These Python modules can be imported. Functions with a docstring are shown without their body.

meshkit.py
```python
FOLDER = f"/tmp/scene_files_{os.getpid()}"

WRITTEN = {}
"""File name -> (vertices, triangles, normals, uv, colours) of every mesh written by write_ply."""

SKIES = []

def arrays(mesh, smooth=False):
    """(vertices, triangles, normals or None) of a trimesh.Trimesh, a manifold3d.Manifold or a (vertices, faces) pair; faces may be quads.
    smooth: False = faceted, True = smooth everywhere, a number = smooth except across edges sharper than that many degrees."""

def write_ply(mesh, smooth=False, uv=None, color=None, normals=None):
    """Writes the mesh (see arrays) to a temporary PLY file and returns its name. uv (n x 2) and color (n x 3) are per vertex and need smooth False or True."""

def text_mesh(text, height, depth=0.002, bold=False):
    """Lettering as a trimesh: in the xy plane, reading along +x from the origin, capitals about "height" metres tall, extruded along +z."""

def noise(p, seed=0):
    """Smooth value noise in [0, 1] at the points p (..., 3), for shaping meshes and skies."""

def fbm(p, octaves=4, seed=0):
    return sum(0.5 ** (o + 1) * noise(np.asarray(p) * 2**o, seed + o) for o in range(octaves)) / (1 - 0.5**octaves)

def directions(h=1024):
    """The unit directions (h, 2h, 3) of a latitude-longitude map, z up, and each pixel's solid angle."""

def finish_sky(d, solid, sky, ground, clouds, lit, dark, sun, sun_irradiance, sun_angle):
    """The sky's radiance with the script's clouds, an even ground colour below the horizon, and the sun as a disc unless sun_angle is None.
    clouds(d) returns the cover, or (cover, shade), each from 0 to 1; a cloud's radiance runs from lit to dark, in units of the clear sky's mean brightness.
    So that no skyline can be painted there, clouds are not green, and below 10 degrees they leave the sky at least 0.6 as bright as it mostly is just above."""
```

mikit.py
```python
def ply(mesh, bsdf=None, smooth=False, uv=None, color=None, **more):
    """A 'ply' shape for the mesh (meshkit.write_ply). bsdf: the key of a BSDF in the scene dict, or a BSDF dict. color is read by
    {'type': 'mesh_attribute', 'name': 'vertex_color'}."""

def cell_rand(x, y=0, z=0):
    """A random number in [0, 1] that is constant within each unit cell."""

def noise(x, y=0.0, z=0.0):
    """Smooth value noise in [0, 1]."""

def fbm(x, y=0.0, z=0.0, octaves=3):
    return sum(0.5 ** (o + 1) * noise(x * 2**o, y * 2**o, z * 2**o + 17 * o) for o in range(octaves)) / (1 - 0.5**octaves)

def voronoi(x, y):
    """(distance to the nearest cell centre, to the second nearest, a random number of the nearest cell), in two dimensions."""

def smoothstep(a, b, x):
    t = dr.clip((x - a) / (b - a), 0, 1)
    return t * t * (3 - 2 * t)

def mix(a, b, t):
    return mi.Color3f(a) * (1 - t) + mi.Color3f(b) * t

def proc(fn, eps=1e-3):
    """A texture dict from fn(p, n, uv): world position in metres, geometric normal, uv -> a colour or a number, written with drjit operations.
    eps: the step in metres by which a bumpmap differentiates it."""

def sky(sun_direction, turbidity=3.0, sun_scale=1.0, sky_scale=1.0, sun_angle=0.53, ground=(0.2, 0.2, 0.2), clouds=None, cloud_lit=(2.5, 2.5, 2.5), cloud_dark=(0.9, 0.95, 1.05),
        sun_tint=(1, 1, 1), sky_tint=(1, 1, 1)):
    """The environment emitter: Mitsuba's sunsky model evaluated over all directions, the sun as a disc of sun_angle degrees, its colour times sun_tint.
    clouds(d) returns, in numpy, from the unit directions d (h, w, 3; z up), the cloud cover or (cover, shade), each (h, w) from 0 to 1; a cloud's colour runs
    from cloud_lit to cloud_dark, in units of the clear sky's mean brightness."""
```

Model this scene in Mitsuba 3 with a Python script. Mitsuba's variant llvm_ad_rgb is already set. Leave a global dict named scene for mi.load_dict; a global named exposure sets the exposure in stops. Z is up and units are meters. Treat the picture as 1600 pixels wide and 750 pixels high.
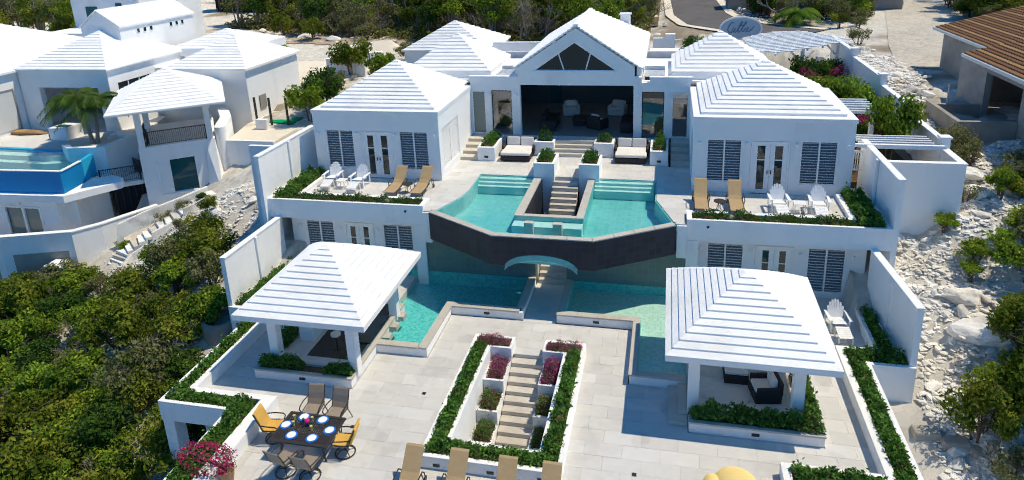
import math, numpy as np, trimesh, mitsuba as mi, drjit as dr, mikit, meshkit
from shapely.geometry import Polygon, box as sbox, Point
from shapely.ops import unary_union
from shapely import affinity
from scipy.interpolate import RBFInterpolator
from mikit import proc, noise, fbm, voronoi, cell_rand, smoothstep, mix
T4 = mi.ScalarTransform4f
scene, labels = {'type': 'scene'}, {}
# ------------------------------------------------------------------ camera, sky, exposure
exposure = 1.42
PITCH, YAW, ROLL, FOC = 0.289667, 0.2303146, -0.0422560, 1067.0
cp, sp, cy_, sy_ = math.cos(PITCH), math.sin(PITCH), math.cos(YAW), math.sin(YAW)
fwd = np.array([-sy_*cp, cy_*cp, -sp]); rgt = np.array([cy_, sy_, 0]); upv = np.cross(rgt, fwd)
up2 = -math.sin(ROLL)*rgt + math.cos(ROLL)*upv
EYE = np.array([5.08, 0.0, 16.2])
scene['camera'] = {'type': 'perspective', 'fov': math.degrees(2*math.atan(800/FOC)), 'fov_axis': 'x', 'near_clip': 0.5, 'far_clip': 2000.0,
                   'principal_point_offset_x': 0.0, 'principal_point_offset_y': 165.942/750,
                   'to_world': T4().look_at(origin=EYE.tolist(), target=(EYE+fwd).tolist(), up=up2.tolist())}
scene['sky'] = mikit.sky((1.29, 0.44, 2.7), turbidity=3, sky_scale=0.79, sky_tint=(.30, 1.24, 1.76), sun_tint=(1.02, 1.06, 1.03))
# ------------------------------------------------------------------ materials
def pr(color, rough=0.6, spec=0.3, **kw): return {'type': 'principled', 'base_color': color if isinstance(color, dict) else {'type': 'rgb', 'value': list(color)}, 'roughness': rough, 'specular': spec, **kw}
def ply(mesh, m, **kw): return mikit.ply(mesh, 'mat_'+m, **kw)
def mat(key, b, two=True): scene['mat_'+key] = {'type': 'twosided', 'bsdf': b} if two else b
def tint(a, b, sx, oct_=3):
    a, b = list(a), list(b)
    return proc(lambda p, n, uv: mix(a, b, fbm(p.x*sx, p.y*sx, p.z*sx, octaves=oct_)))
def white_fn(p, n, uv):
    s = fbm(p.x*0.7, p.y*0.7, p.z*0.25, octaves=3); t = noise(p.x*7, p.y*7, p.z*.5); g = fbm(p.x*2.5, p.y*2.5, p.z*.35, octaves=3)
    return mix([0.81, 0.81, 0.81], [0.70, 0.695, 0.68], smoothstep(0.45, 0.9, s)*0.6+t*0.10+smoothstep(.58, .8, g)*.35)
def roof_fn(p, n, uv):
    s = fbm(p.x*1.3, p.y*1.3, p.z*1.3, octaves=3)
    return mix([0.84, 0.84, 0.84], [0.765, 0.765, 0.755], smoothstep(0.42, 0.8, s))
mat('white_stucco', pr(proc(white_fn), 0.75, 0.2)); mat('roof_white', pr(proc(roof_fn), 0.6, 0.3)); mat('white_trim', pr((0.8, 0.8, 0.8), 0.4, 0.4))
def stone_fn(a, b, f=1.0):
    def fn(p, n, uv):
        g = fbm(p.x*3*f, p.y*7*f, p.z*3*f, octaves=4); h = fbm(p.x*0.4, p.y*0.4, 3.0, octaves=4); w = smoothstep(.58, .72, fbm(p.x*1.1+7, p.y*1.1, 1.0, octaves=4))
        return mix(a, b, dr.clip(g*0.7+h*0.9-0.35, 0, 1))*(1-.10*w)
    return proc(fn)
TILES = []
for i, (a, b) in enumerate([((.60, .59, .565), (.52, .51, .485)), ((.565, .555, .535), (.49, .48, .46)), ((.63, .62, .60), (.55, .54, .52)), ((.59, .575, .545), (.51, .495, .465))]):
    mat('paver_%d' % i, pr(stone_fn(a, b), 0.7, 0.25)); TILES.append('paver_%d' % i)
mat('coping_stone', pr(stone_fn((.52, .49, .44), (.40, .375, .33), 2), 0.7, 0.25)); mat('grout', pr((.49, .48, .455), .9, .1))
mat('step_stone', pr(stone_fn((.58, .54, .475), (.47, .43, .37), 1.5), 0.75, 0.2))
def tilefn(a, b, grout, s):
    def fn(p, n, uv):
        u = dr.select(dr.abs(n.x) > 0.7, p.y, p.x); v = dr.select(dr.abs(n.z) > 0.7, p.y, p.z)
        r = cell_rand(dr.floor(u/s), dr.floor(v/s), 5); e = dr.minimum(dr.abs(u/s-dr.round(u/s)), dr.abs(v/s-dr.round(v/s)))
        return mix(grout, mix(a, b, r), smoothstep(0.02, 0.06, e))
    return proc(fn)
mat('dark_tile', pr(tilefn((.015, .019, .029), (.025, .029, .041), (.032, .036, .047), 0.3), 0.5, 0.3))
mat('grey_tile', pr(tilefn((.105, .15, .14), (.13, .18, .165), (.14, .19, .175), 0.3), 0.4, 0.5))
mat('pool_tile', pr(tilefn((.085, .425, .42), (.125, .48, .465), (.14, .5, .48), 0.24), 0.5, 0.3))
mat('pool_step', pr((.38, .68, .64), 0.5, 0.3))
mat('lower_pool_tile', pr(tilefn((.035, .40, .40), (.10, .55, .53), (.14, .55, .53), 0.12), 0.5, 0.3))
mat('shallow_tile', pr(tilefn((.30, .55, .48), (.44, .68, .60), (.46, .68, .6), 0.12), 0.5, 0.3))
mat('acrylic_pool_tile', pr((.02, .36, .58), 0.5, 0.3))
scene['mat_water'] = {'type': 'thindielectric', 'int_ior': 1.25}
scene['mat_glass'] = {'type': 'thindielectric', 'int_ior': 1.5}
mat('glass_green', {'type': 'principledthin', 'base_color': {'type': 'rgb', 'value': [.74, .92, .89]}, 'roughness': .06, 'spec_trans': .6, 'diff_trans': 1.0, 'eta': 1.45}, False)
mat('dark_glass', pr((.012, .028, .030), 0.03, 0.6)); mat('teal_glass', pr((.01, .085, .095), 0.05, 0.5)); mat('grey_glass', pr((.16, .20, .19), 0.05, 0.5))
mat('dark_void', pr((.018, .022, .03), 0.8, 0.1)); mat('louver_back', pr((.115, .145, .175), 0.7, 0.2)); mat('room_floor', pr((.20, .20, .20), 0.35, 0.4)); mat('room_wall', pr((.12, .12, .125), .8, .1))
mat('dark_metal', pr((.035, .028, .024), 0.45, 0.5)); mat('black_metal', pr((.02, .02, .022), 0.5, 0.5)); mat('wicker', pr(tint((.018, .014, .016), (.05, .04, .042), 30), 0.7, 0.3))
mat('cushion', pr(tint((.74, .71, .67), (.64, .61, .57), 5), 0.9, 0.1)); mat('sling_tan', pr(tint((.43, .31, .17), (.37, .26, .14), 6), 0.8, 0.2)); mat('sling_grey', pr(tint((.30, .25, .20), (.25, .205, .16), 8), 0.8, 0.2))
mat('cushion_yellow', pr(tint((.66, .40, .10), (.58, .34, .075), 5), 0.85, 0.15)); mat('pale_yellow', pr(tint((.80, .60, .25), (.76, .55, .20), 4), 0.85, 0.1))
mat('plastic_white', pr((.8, .8, .8), .45, .4)); mat('china', pr((.82, .82, .82), .2, .5)); mat('blue_glaze', pr((.01, .14, .55), .25, .5)); mat('gold', pr((.55, .45, .15), .35, .5)); mat('pink_bloom', pr((.62, .02, .16), .7, .2))
mat('soil', pr(tint((.16, .11, .065), (.075, .05, .03), 8), .95, .05))
mat('bank_ground', pr(tint((.46, .38, .29), (.16, .12, .08), .7, 4), .95, .05)); mat('leaf_litter', pr(tint((.17, .13, .085), (.09, .075, .045), 1.2), .95, .05)); mat('terracotta', pr((.33, .19, .11), .8, .2)); mat('trunk_grey', pr(tint((.34, .30, .25), (.20, .17, .135), 9), .9, .1)); mat('trunk_brown', pr(tint((.17, .13, .095), (.09, .065, .045), 9), .9, .1))
mat('leaf', {'type': 'principledthin', 'base_color': {'type': 'mesh_attribute', 'name': 'vertex_color'}, 'roughness': .55, 'diff_trans': .7, 'spec_trans': 0.0, 'eta': 1.35}, False)
def rock_fn(p, n, uv):
    a = fbm(p.x*1.7, p.y*1.7, p.z*1.7, octaves=4); b = noise(p.x*0.6+9, p.y*0.6, p.z*0.6)
    return mix(mix([.74, .725, .69], [.48, .47, .445], smoothstep(.42, .8, a)), [.56, .48, .37], smoothstep(.66, .88, b)*.4)
mat('rock', pr(proc(rock_fn), .9, .1))
def ground_fn(p, n, uv):
    a = fbm(p.x*.9, p.y*.9, 0, octaves=4); b = fbm(p.x*.16+5, p.y*.16, 0, octaves=3); d1, d2, r = voronoi(p.x*2.6, p.y*2.6)
    pale = mix([.57, .535, .475], [.39, .36, .31], a); st = mix(pale, mix([.60, .57, .51], [.40, .38, .34], r), smoothstep(.03, .12, d2-d1)*.75)
    return mix(st, mix([.22, .17, .11], [.12, .095, .06], a), smoothstep(.52, .72, b)*.8)
mat('hill_ground', pr(proc(ground_fn), .95, .05))
def gravel_fn(p, n, uv):
    a = fbm(p.x*2.2, p.y*2.2, 0, octaves=4); b = fbm(p.x*.25, p.y*.25, 2, octaves=2)
    c = smoothstep(.55, .75, fbm(p.x*5, p.y*5, 1, octaves=3))
    return mix([.53, .485, .41], [.36, .33, .28], dr.clip(a*.9+b*.6-.3, 0, 1))*(1-.22*c)
mat('gravel', pr(proc(gravel_fn), .95, .05))
def asphalt_fn(p, n, uv): return mix([.085, .08, .082], [.125, .118, .115], fbm(p.x*.8, p.y*.8, 0, octaves=4))
mat('asphalt', pr(proc(asphalt_fn), .9, .15))
mat('concrete', pr(tint((.40, .375, .33), (.19, .18, .16), .9, 4), .9, .1)); mat('block', pr(tint((.38, .37, .35), (.22, .215, .205), 1.6, 4), .9, .1)); mat('mortar', pr((.15, .15, .145), .95, .05))
mat('roof_tile_a', pr((.23, .12, .06), .8, .2)); mat('roof_tile_b', pr((.15, .075, .042), .8, .2)); mat('roof_tile_c', pr((.31, .185, .085), .8, .2)); mat('timber', pr((.42, .24, .10), .7, .2)); mat('acrylic', {'type': 'principledthin', 'base_color': {'type': 'rgb', 'value': [.03, .48, .82]}, 'roughness': .1, 'diff_trans': 1.0, 'spec_trans': .25, 'eta': 1.4}, False); mat('blue_film', pr((.06, .22, .55), .5, .3))
mat('green_mat', pr((.0, .24, .09), .9, .1)); mat('orange_net', pr((.5, .25, .08), .8, .1)); mat('grey_panel', pr((.58, .60, .60), .5, .3)); mat('sign_blue', pr((.36, .46, .56), .5, .3)); mat('sign_ink', pr((.10, .21, .29), .5, .3)); mat('sand', pr(tint((.66, .60, .50), (.56, .50, .41), .6), .95, .05))
mat('pergola_white', pr((.72, .75, .78), .5, .3)); mat('rust', pr((.32, .20, .09), .8, .2))
# ------------------------------------------------------------------ helpers
_used = {}
def uniq(k):
    n = _used.get(k, -1)+1; _used[k] = n
    return k if n == 0 else '%s_%03d' % (k, n)
def thing(name, label=None, cat=None, group=None, kind=None):
    k = uniq(name); d = {}
    if label: d['label'] = label
    if cat: d['category'] = cat
    if group: d['group'] = group
    if kind: d['kind'] = kind
    labels[k] = d
    return k
def put(k, mesh, m, smooth=False, **kw):
    scene[k] = ply(mesh, m, smooth=smooth, **kw); return k
def part(parent, name, mesh, m, smooth=False, kind=None, label=None, **kw):
    k = uniq(parent+'__'+name); put(k, mesh, m, smooth, **kw)
    if kind: labels[k] = {'kind': kind}
    if label: labels.setdefault(k, {})['label'] = label
    return k
def struct(name, mesh, m, label=None, smooth=False):
    k = thing(name, label, None, None, 'structure'); return put(k, mesh, m, smooth)
cat = trimesh.util.concatenate
def bx(x0, x1, y0, y1, z0, z1):
    m = trimesh.creation.box(extents=(abs(x1-x0), abs(y1-y0), abs(z1-z0))); m.apply_translation(((x0+x1)/2, (y0+y1)/2, (z0+z1)/2)); return m
def ext(poly, z0, z1):
    gs = [g for g in getattr(poly, 'geoms', [poly]) if g.area > 1e-5]
    m = cat([trimesh.creation.extrude_polygon(g, z1-z0, engine='earcut') for g in gs]); m.apply_translation((0, 0, z0)); return m
def xz(poly, y0, y1):            # a polygon in x,z extruded along y
    m = ext(poly, 0, y1-y0); v = m.vertices.copy(); m.vertices = np.c_[v[:, 0], y0+v[:, 2], v[:, 1]]; m.invert(); return m
def yz(poly, x0, x1):
    m = ext(poly, 0, x1-x0); v = m.vertices.copy(); m.vertices = np.c_[x0+v[:, 2], v[:, 0], v[:, 1]]; return m
def hull(pts): return trimesh.convex.convex_hull(np.asarray(pts, float))
def rot(m, deg, at=(0, 0, 0), ax=(0, 0, 1)):
    m = m.copy(); m.apply_transform(trimesh.transformations.rotation_matrix(math.radians(deg), ax, at)); return m
def tr(m, x, y, z=0): m = m.copy(); m.apply_translation((x, y, z)); return m
def tube(pts, r, n=6):
    p = np.asarray(pts, float); r = np.broadcast_to(r, (len(p),)); t = np.gradient(p, axis=0); t /= np.linalg.norm(t, axis=1, keepdims=True)+1e-12
    a = np.cross(t, np.where(np.abs(t[:, 2:]) < .9, [0, 0, 1.], [1., 0, 0])); a /= np.linalg.norm(a, axis=1, keepdims=True)+1e-12; b = np.cross(t, a); g = np.arange(n)*2*np.pi/n
    v = (p[:, None]+r[:, None, None]*(np.cos(g)[None, :, None]*a[:, None]+np.sin(g)[None, :, None]*b[:, None])).reshape(-1, 3); f = []
    for i in range(len(p)-1):
        for j in range(n):
            q = (i*n+j, i*n+(j+1) % n, (i+1)*n+(j+1) % n, (i+1)*n+j); f += [(q[0], q[1], q[2]), (q[0], q[2], q[3])]
    c0, c1 = len(v), len(v)+1; v = np.vstack([v, p[0], p[-1]]); e = (len(p)-1)*n
    for j in range(n): f += [(c0, (j+1) % n, j), (c1, e+j, e+(j+1) % n)]
    return trimesh.Trimesh(v, f, process=False)
def cyl(x, y, z0, z1, r, n=20, r2=None): 
    g = np.arange(n)*2*np.pi/n; r2 = r if r2 is None else r2
    return hull(np.vstack([np.c_[x+r*np.cos(g), y+r*np.sin(g), np.full(n, z0)], np.c_[x+r2*np.cos(g), y+r2*np.sin(g), np.full(n, z1)]]))
def wall_holes(x0, x1, z0, z1, holes, y0, y1):
    return xz(sbox(x0, z0, x1, z1).difference(unary_union([sbox(a, c, b, d) for a, b, c, d in holes])), y0, y1)
def soft(x0, x1, y0, y1, z0, z1, r=.06):    # cushion with rounded edges
    pts = []
    for sx, X in ((1, x0), (-1, x1)):
        for sy, Y in ((1, y0), (-1, y1)):
            for sz, Z in ((1, z0), (-1, z1)):
                c = np.array([X+sx*r, Y+sy*r, Z+sz*r])
                for d in np.ndindex(3, 3, 3):
                    d = np.array(d)-1
                    if d.any(): pts.append(c+r*d/np.linalg.norm(d))
    return hull(pts)
# leaves: rhombic folded blades with a colour of their own
def leaves(pts, size, rng, cols, bias=(0, 0, .6), asp=.5, var=.25, outward=None):
    pts = np.asarray(pts, float); n = len(pts)
    nn = rng.normal(size=(n, 3))+np.asarray(bias)
    if outward is not None: nn += outward
    nn /= np.linalg.norm(nn, axis=1, keepdims=True); a = np.cross(nn, rng.normal(size=(n, 3))); a /= np.linalg.norm(a, axis=1, keepdims=True); b = np.cross(nn, a)
    s = size*(1+var*rng.uniform(-1, 1, (n, 1)))
    v = np.stack([pts-a*s*.5, pts+b*s*asp*.5+nn*s*.08, pts+a*s*.5, pts-b*s*asp*.5+nn*s*.08], 1).reshape(-1, 3)
    k = np.arange(n)[:, None]*4; f = np.vstack([k+[0, 1, 2], k+[0, 2, 3]])
    cols = np.asarray(cols, float); w = rng.dirichlet(np.ones(len(cols))*.18, n); c = (w@cols)*rng.uniform(.7, 1.3, (n, 1))*(.72+.56*meshkit.noise(pts*1.9, 5))[:, None]*(.8+.4*meshkit.noise(pts*5.3, 6))[:, None]
    return trimesh.Trimesh(v, f, process=False), np.repeat(np.clip(c, 0.004, 1), 4, 0)
def leafpart(parent, name, lm, **kw): return part(parent, name, lm[0], 'leaf', color=lm[1], **kw)
def join(ls): return cat([l[0] for l in ls]), np.vstack([l[1] for l in ls])
def group(key, mesh, m, color=None, smooth=False): scene[key] = {'type': 'shapegroup', 'mesh': ply(mesh, m, smooth=smooth, **({'color': color} if color is not None else {}))}
def inst(k, g, M): scene[k] = {'type': 'instance', 'group': {'type': 'ref', 'id': g}, 'to_world': M}
def place(x, y, z, rz=0, s=1, sz=None): return T4().translate([x, y, z]).rotate([0, 0, 1], rz).scale([s, s, s if sz is None else sz])
def proto(parts): return [(n, ply(m, b, smooth=sm)) for n, m, b, sm in parts]
def stamp(pr_, name, label, c, M, group_=None):
    k = thing(name, label, c, group_)
    for n, d in pr_: scene[uniq(k+'__'+n)] = {**d, 'to_world': M}
    return k
def tiles(parent, poly, z0, z1, tx, ty, gap=.006, seed=0, name='tile', mats=TILES, minarea=.02):
    rng = np.random.default_rng(seed); x0, y0, x1, y1 = poly.bounds; j = 0; y = y0
    while y < y1:
        x = x0-(tx/2 if j % 2 else 0)-rng.uniform(0, .05)
        while x < x1:
            g = sbox(x+gap/2, y+gap/2, x+tx-gap/2, y+ty-gap/2).intersection(poly)
            if g.area > minarea:
                for q in getattr(g, 'geoms', [g]):
                    if q.geom_type == 'Polygon' and q.area > minarea: part(parent, name, ext(q, z0, z1+rng.uniform(-.002, .002)), mats[rng.integers(len(mats))])
            x += tx
        y += ty; j += 1
# ------------------------------------------------------------------ terrain
CP = np.array([(-13.5,19,-3.3),(-12,15,-3.8),(-15,14,-4.4),(-20,16,-4.6),(-26,20,-4.6),(-34,24,-4.6),(-25,25,-2.9),(-21.8,26.8,-1.4),(-26,31,-1.3),(-28.5,29.5,-2.2),(-33,28,-3),(-40,27,-3.2),(-25.4,33,-.2),(-24,35.6,.5),(-22.5,35.5,1.3),
 (-19.8,33,1.9),(-20,30.5,.6),(-18,29,.4),(-16,27,.1),(-15,24,-1.4),(-14.5,20,-3),(-15.5,30.5,1.5),(-15,34,2.6),(-18,38,3.2),(-20.5,40,3.5),(-20,50,4.2),(-25,60,4.6),(-35,70,4.8),
 (14,23.7,-1.0),(14.5,19,-2.8),(14,15,-3.8),(18,18,-2.8),(22,20,-2.2),(26,25,-1),(15,21.5,-1.7),(15.6,31.7,2.3),(17.8,31.7,3.2),(14.4,28.4,1.2),(16,27,.7),(20,31,2.6),(25,30,1.6),(20,26,.5),(25,36,3.6),(19,36,4.0),(20,45,4.4),(23,52,4.5),(18.5,40,4.2),(19,50,4.7),(25,60,4.8),(35,70,5),(30,45,4.5),(40,30,1.5),
 (0,60,5),(0,80,5),(0,110,5.3),(40,80,5),(-40,80,5),(-60,120,5.5),(60,120,5.5),(100,170,9),(-100,170,9),(0,170,7.5),(0,230,12),(-60,60,4.6),(-90,60,4.5),(-60,30,-2.2),(-60,10,-6.5),(60,10,-5),(60,40,2.0),(60,80,5),(0,10,-5.5),(0,-10,-8),(-40,0,-8.5),(40,0,-7),(-20,5,-6.5),(20,5,-6),(-110,20,-5),(110,20,-5),(-36,45,3.2),(-28,45,3.3),(-45,40,3.0),(-34,35,0.2),(-24.5,44,3.5),(8,50,4.4),(-8,60,4.8)], float)
_rbf = RBFInterpolator(CP[:, :2], CP[:, 2], kernel='linear', smoothing=.05)
def hs(x, y): return _rbf(np.c_[np.ravel(x), np.ravel(y)]).reshape(np.shape(x))
ROAD = np.array([(18.6,72.0),(14.2,75.5),(10.2,80.5),(8.9,88),(8.7,97),(8.4,108),(7.0,125),(4,150)]); ROADW = 3.3
PATH = np.array([(25.2,57),(27,66),(29.6,76),(32.6,88),(35.6,100),(38.2,112),(41,126)]); PATHW = 2.7
from shapely.geometry import LineString
road_poly = LineString(ROAD).buffer(ROADW, join_style=1); path_poly = LineString(PATH).buffer(PATHW, join_style=1)
court_poly = Polygon([(-24.0,50),(-21.5,52),(-21,57),(-21.5,66),(-25,71),(-30,70),(-37,66),(-39,58),(-30,56),(-25.2,51)])
def ht(x, y):
    x, y = np.asarray(x, float), np.asarray(y, float); h = hs(x, y)
    b = (meshkit.fbm(np.stack([x*.55, y*.55, x*0], -1), 4, 3)-.5)*1.1+(meshkit.fbm(np.stack([x*2.1, y*2.1, x*0], -1), 3, 8)-.5)*.45
    flat = np.zeros_like(h)
    for P in (ROAD, PATH): 
        d = np.full(h.shape, 1e9)
        for a, c in zip(P[:-1], P[1:]):
            t = np.clip(((x-a[0])*(c-a)[0]+(y-a[1])*(c-a)[1])/((c-a)@(c-a)), 0, 1); d = np.minimum(d, np.hypot(x-a[0]-t*(c-a)[0], y-a[1]-t*(c-a)[1]))
        flat = np.maximum(flat, np.clip((6-d)/2.0, 0, 1))
    flat = np.maximum(flat, ((x > -40) & (x < -20) & (y > 48) & (y < 72)).astype(float))
    h = h+b*(1-flat)*np.clip((130-y)/40, .3, 1)
    def dig(x0, x1, y0, y1, z, h): return np.where((x > x0) & (x < x1) & (y > y0) & (y < y1), np.minimum(h, z), h)
    h = dig(-11.4, 11.4, -5, 24, -3.8, h); h = dig(-13.0, 13.0, 23.5, 29.5, -1.8, h); h = dig(-13.7, 13.7, 29.5, 39, 1.0, h); h = dig(-15.4, 17.2, 32.5, 62, 3.1, h)
    h = dig(-62, -24.8, 34.5, 50, 1.2, h); h = dig(-60, -28.6, 31.5, 36, -1.2, h); return h
def axis(lo, a, b, hi, f, c): return np.r_[np.arange(lo, a, c), np.arange(a, b, f), np.arange(b, hi+c, c)]
gx, gy = axis(-160, -36, 30, 160, .45, 3.2), axis(-14, 8, 62, 250, .45, 2.4)
XX, YY = np.meshgrid(gx, gy); ZZ = ht(XX, YY); nx, ny = len(gx), len(gy)
ii, jj = np.meshgrid(np.arange(ny-1), np.arange(nx-1), indexing='ij'); q = ii*nx+jj; q = q.ravel()
struct('terrain', trimesh.Trimesh(np.c_[XX.ravel(), YY.ravel(), ZZ.ravel()], np.vstack([np.c_[q, q+1, q+nx+1], np.c_[q, q+nx+1, q+nx]]), process=False), 'hill_ground', smooth=True)
def drape(name, line, w, m, dz, label=None):
    s = np.linspace(0, 1, 160); L = LineString(line); v = []
    for u in s:
        p = np.array(L.interpolate(u, normalized=True).coords[0]); p2 = np.array(L.interpolate(min(u+.004, 1), normalized=True).coords[0]); p1 = np.array(L.interpolate(max(u-.004, 0), normalized=True).coords[0]); d = (p2-p1)/np.linalg.norm(p2-p1); nrm = np.array([-d[1], d[0]])
        for t in np.linspace(-1, 1, 9):
            c = p+nrm*t*w; v.append([c[0], c[1], 0])
    v = np.array(v); v[:, 2] = ht(v[:, 0], v[:, 1])+dz; f = []
    for i in range(len(s)-1):
        for k in range(8): a = i*9+k; f += [(a, a+9, a+10), (a, a+10, a+1)]
    m_ = trimesh.Trimesh(v, f, process=False)
    if m_.face_normals[:, 2].mean() < 0: m_.invert()
    return struct(name, m_, m, smooth=True)
drape('road', ROAD, ROADW, 'asphalt', .10); drape('gravel_track', PATH, PATHW, 'gravel', .06)
for s in (-1, 1):                                        # pale concrete edging along the road
    L = LineString(ROAD).parallel_offset(ROADW+.35, 'left' if s > 0 else 'right'); P = np.array(L.coords)
    drape('road_verge', P, .5, 'sand', .16)
struct('courtyard', ext(court_poly, 4.0, 4.62), 'sand')
# ------------------------------------------------------------------ terrace (lower level) : slab, pavers, drains
SUN = [1, -1]
stairwell_out = sbox(-2.28, 16.55, 2.24, 23.42)
jogL = unary_union([sbox(-12.5, 17.4, -8.6, 18.35), sbox(-12.5, 17.4, -11.6, 25), sbox(-9.7, 8, -8.3, 18.35)])
padR = sbox(6.05, 19.55, 10.3, 25.4); padL = sbox(-10.2, 19.8, -6.1, 25.4)
lowwallL = unary_union([sbox(-6.75, 22.12, -3.95, 25.4), sbox(-6.75, 25.33, -.72, 29)]); lowwallR = unary_union([sbox(3.95, 21.75, 6.2, 25.4), sbox(.72, 25.3, 6.2, 29)])
frontpl = sbox(8.7, 17.0, 11.62, 18.2)
ter = unary_union([sbox(-8.3, 11.5, 11.62, 29), sbox(-11.6, 18.35, 11.62, 29)])
ter = ter.difference(unary_union([stairwell_out, jogL, padR, padL, lowwallL, lowwallR]))
terrace = struct('terrace', ext(ter, -.45, -.03), 'grout')
tiles(terrace, ter.difference(frontpl).intersection(sbox(-12, 13.2, 12, 25.34)), -.03, 0, 1.2, .6, seed=1)
part(terrace, 'back_paving', ext(ter.intersection(sbox(-12, 25.34, 12, 29)), -.03, 0), 'paver_0')
for x in (-1, 1): struct('side_patio', bx(x*11.62, x*13.3, 24.75, 29.2, -.4, 0), 'paver_1')
for x, y in ((-3.35, 20.0), (4.4, 17.4), (1.0, 24.1), (-5.2, 17.9)):
    k = thing('floor_drain', 'small dark square drain in the pale terrace paving', 'drain', 'square drains in the terrace paving'); put(k, bx(x-.07, x+.07, y-.07, y+.07, .004, .012), 'black_metal')
# slab walls under the terrace (left side open below the planter), retaining
struct('terrace_base', cat([bx(-8.2, 11.55, 11.5, 11.9, -4.5, -.46), bx(11.3, 11.6, 11.9, 24, -4.5, -.46), bx(-8.3, -8.0, 11.9, 17.9, -4.5, -.46), bx(-11.6, -8.3, 18.4, 18.7, -4.5, -.46)]), 'white_stucco')
# ------------------------------------------------------------------ hedges
rng = np.random.default_rng(5)
HC = [(.075, .18, .035), (.105, .24, .045), (.05, .13, .025), (.17, .29, .06)]
def hedge_pts(boxes, dens, rng, top=.34, amp=.16):
    out = []
    for x0, x1, y0, y1, z in boxes:
        n = int((x1-x0)*(y1-y0)*dens); p = rng.uniform((x0-.03, y0-.03), (x1+.03, y1+.03), (n, 2)); hh = top+amp*(meshkit.noise(np.c_[p*3.1, np.zeros(n)], 7)*2-1)+.12*(meshkit.noise(np.c_[p*7, np.zeros(n)], 9)-.5)
        edge = np.minimum(np.minimum(p[:, 0]-x0, x1-p[:, 0]), np.minimum(p[:, 1]-y0, y1-p[:, 1])); hh *= np.clip(.55+edge*3.2, .5, 1)
        gapn = meshkit.noise(np.c_[p*2.2, np.full(n, z)], 21); shoot = np.where(rng.uniform(size=n) < .035, rng.uniform(1.05, 1.55, n), 1.0)
        keep = rng.uniform(size=n) < np.clip(gapn*2.2-.05, .25, 1); out.append(np.c_[p+rng.normal(0, .035, (n, 2)), z+hh*shoot*rng.uniform(.12, 1.08, n)**.6][keep])
    return np.vstack(out)
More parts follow.
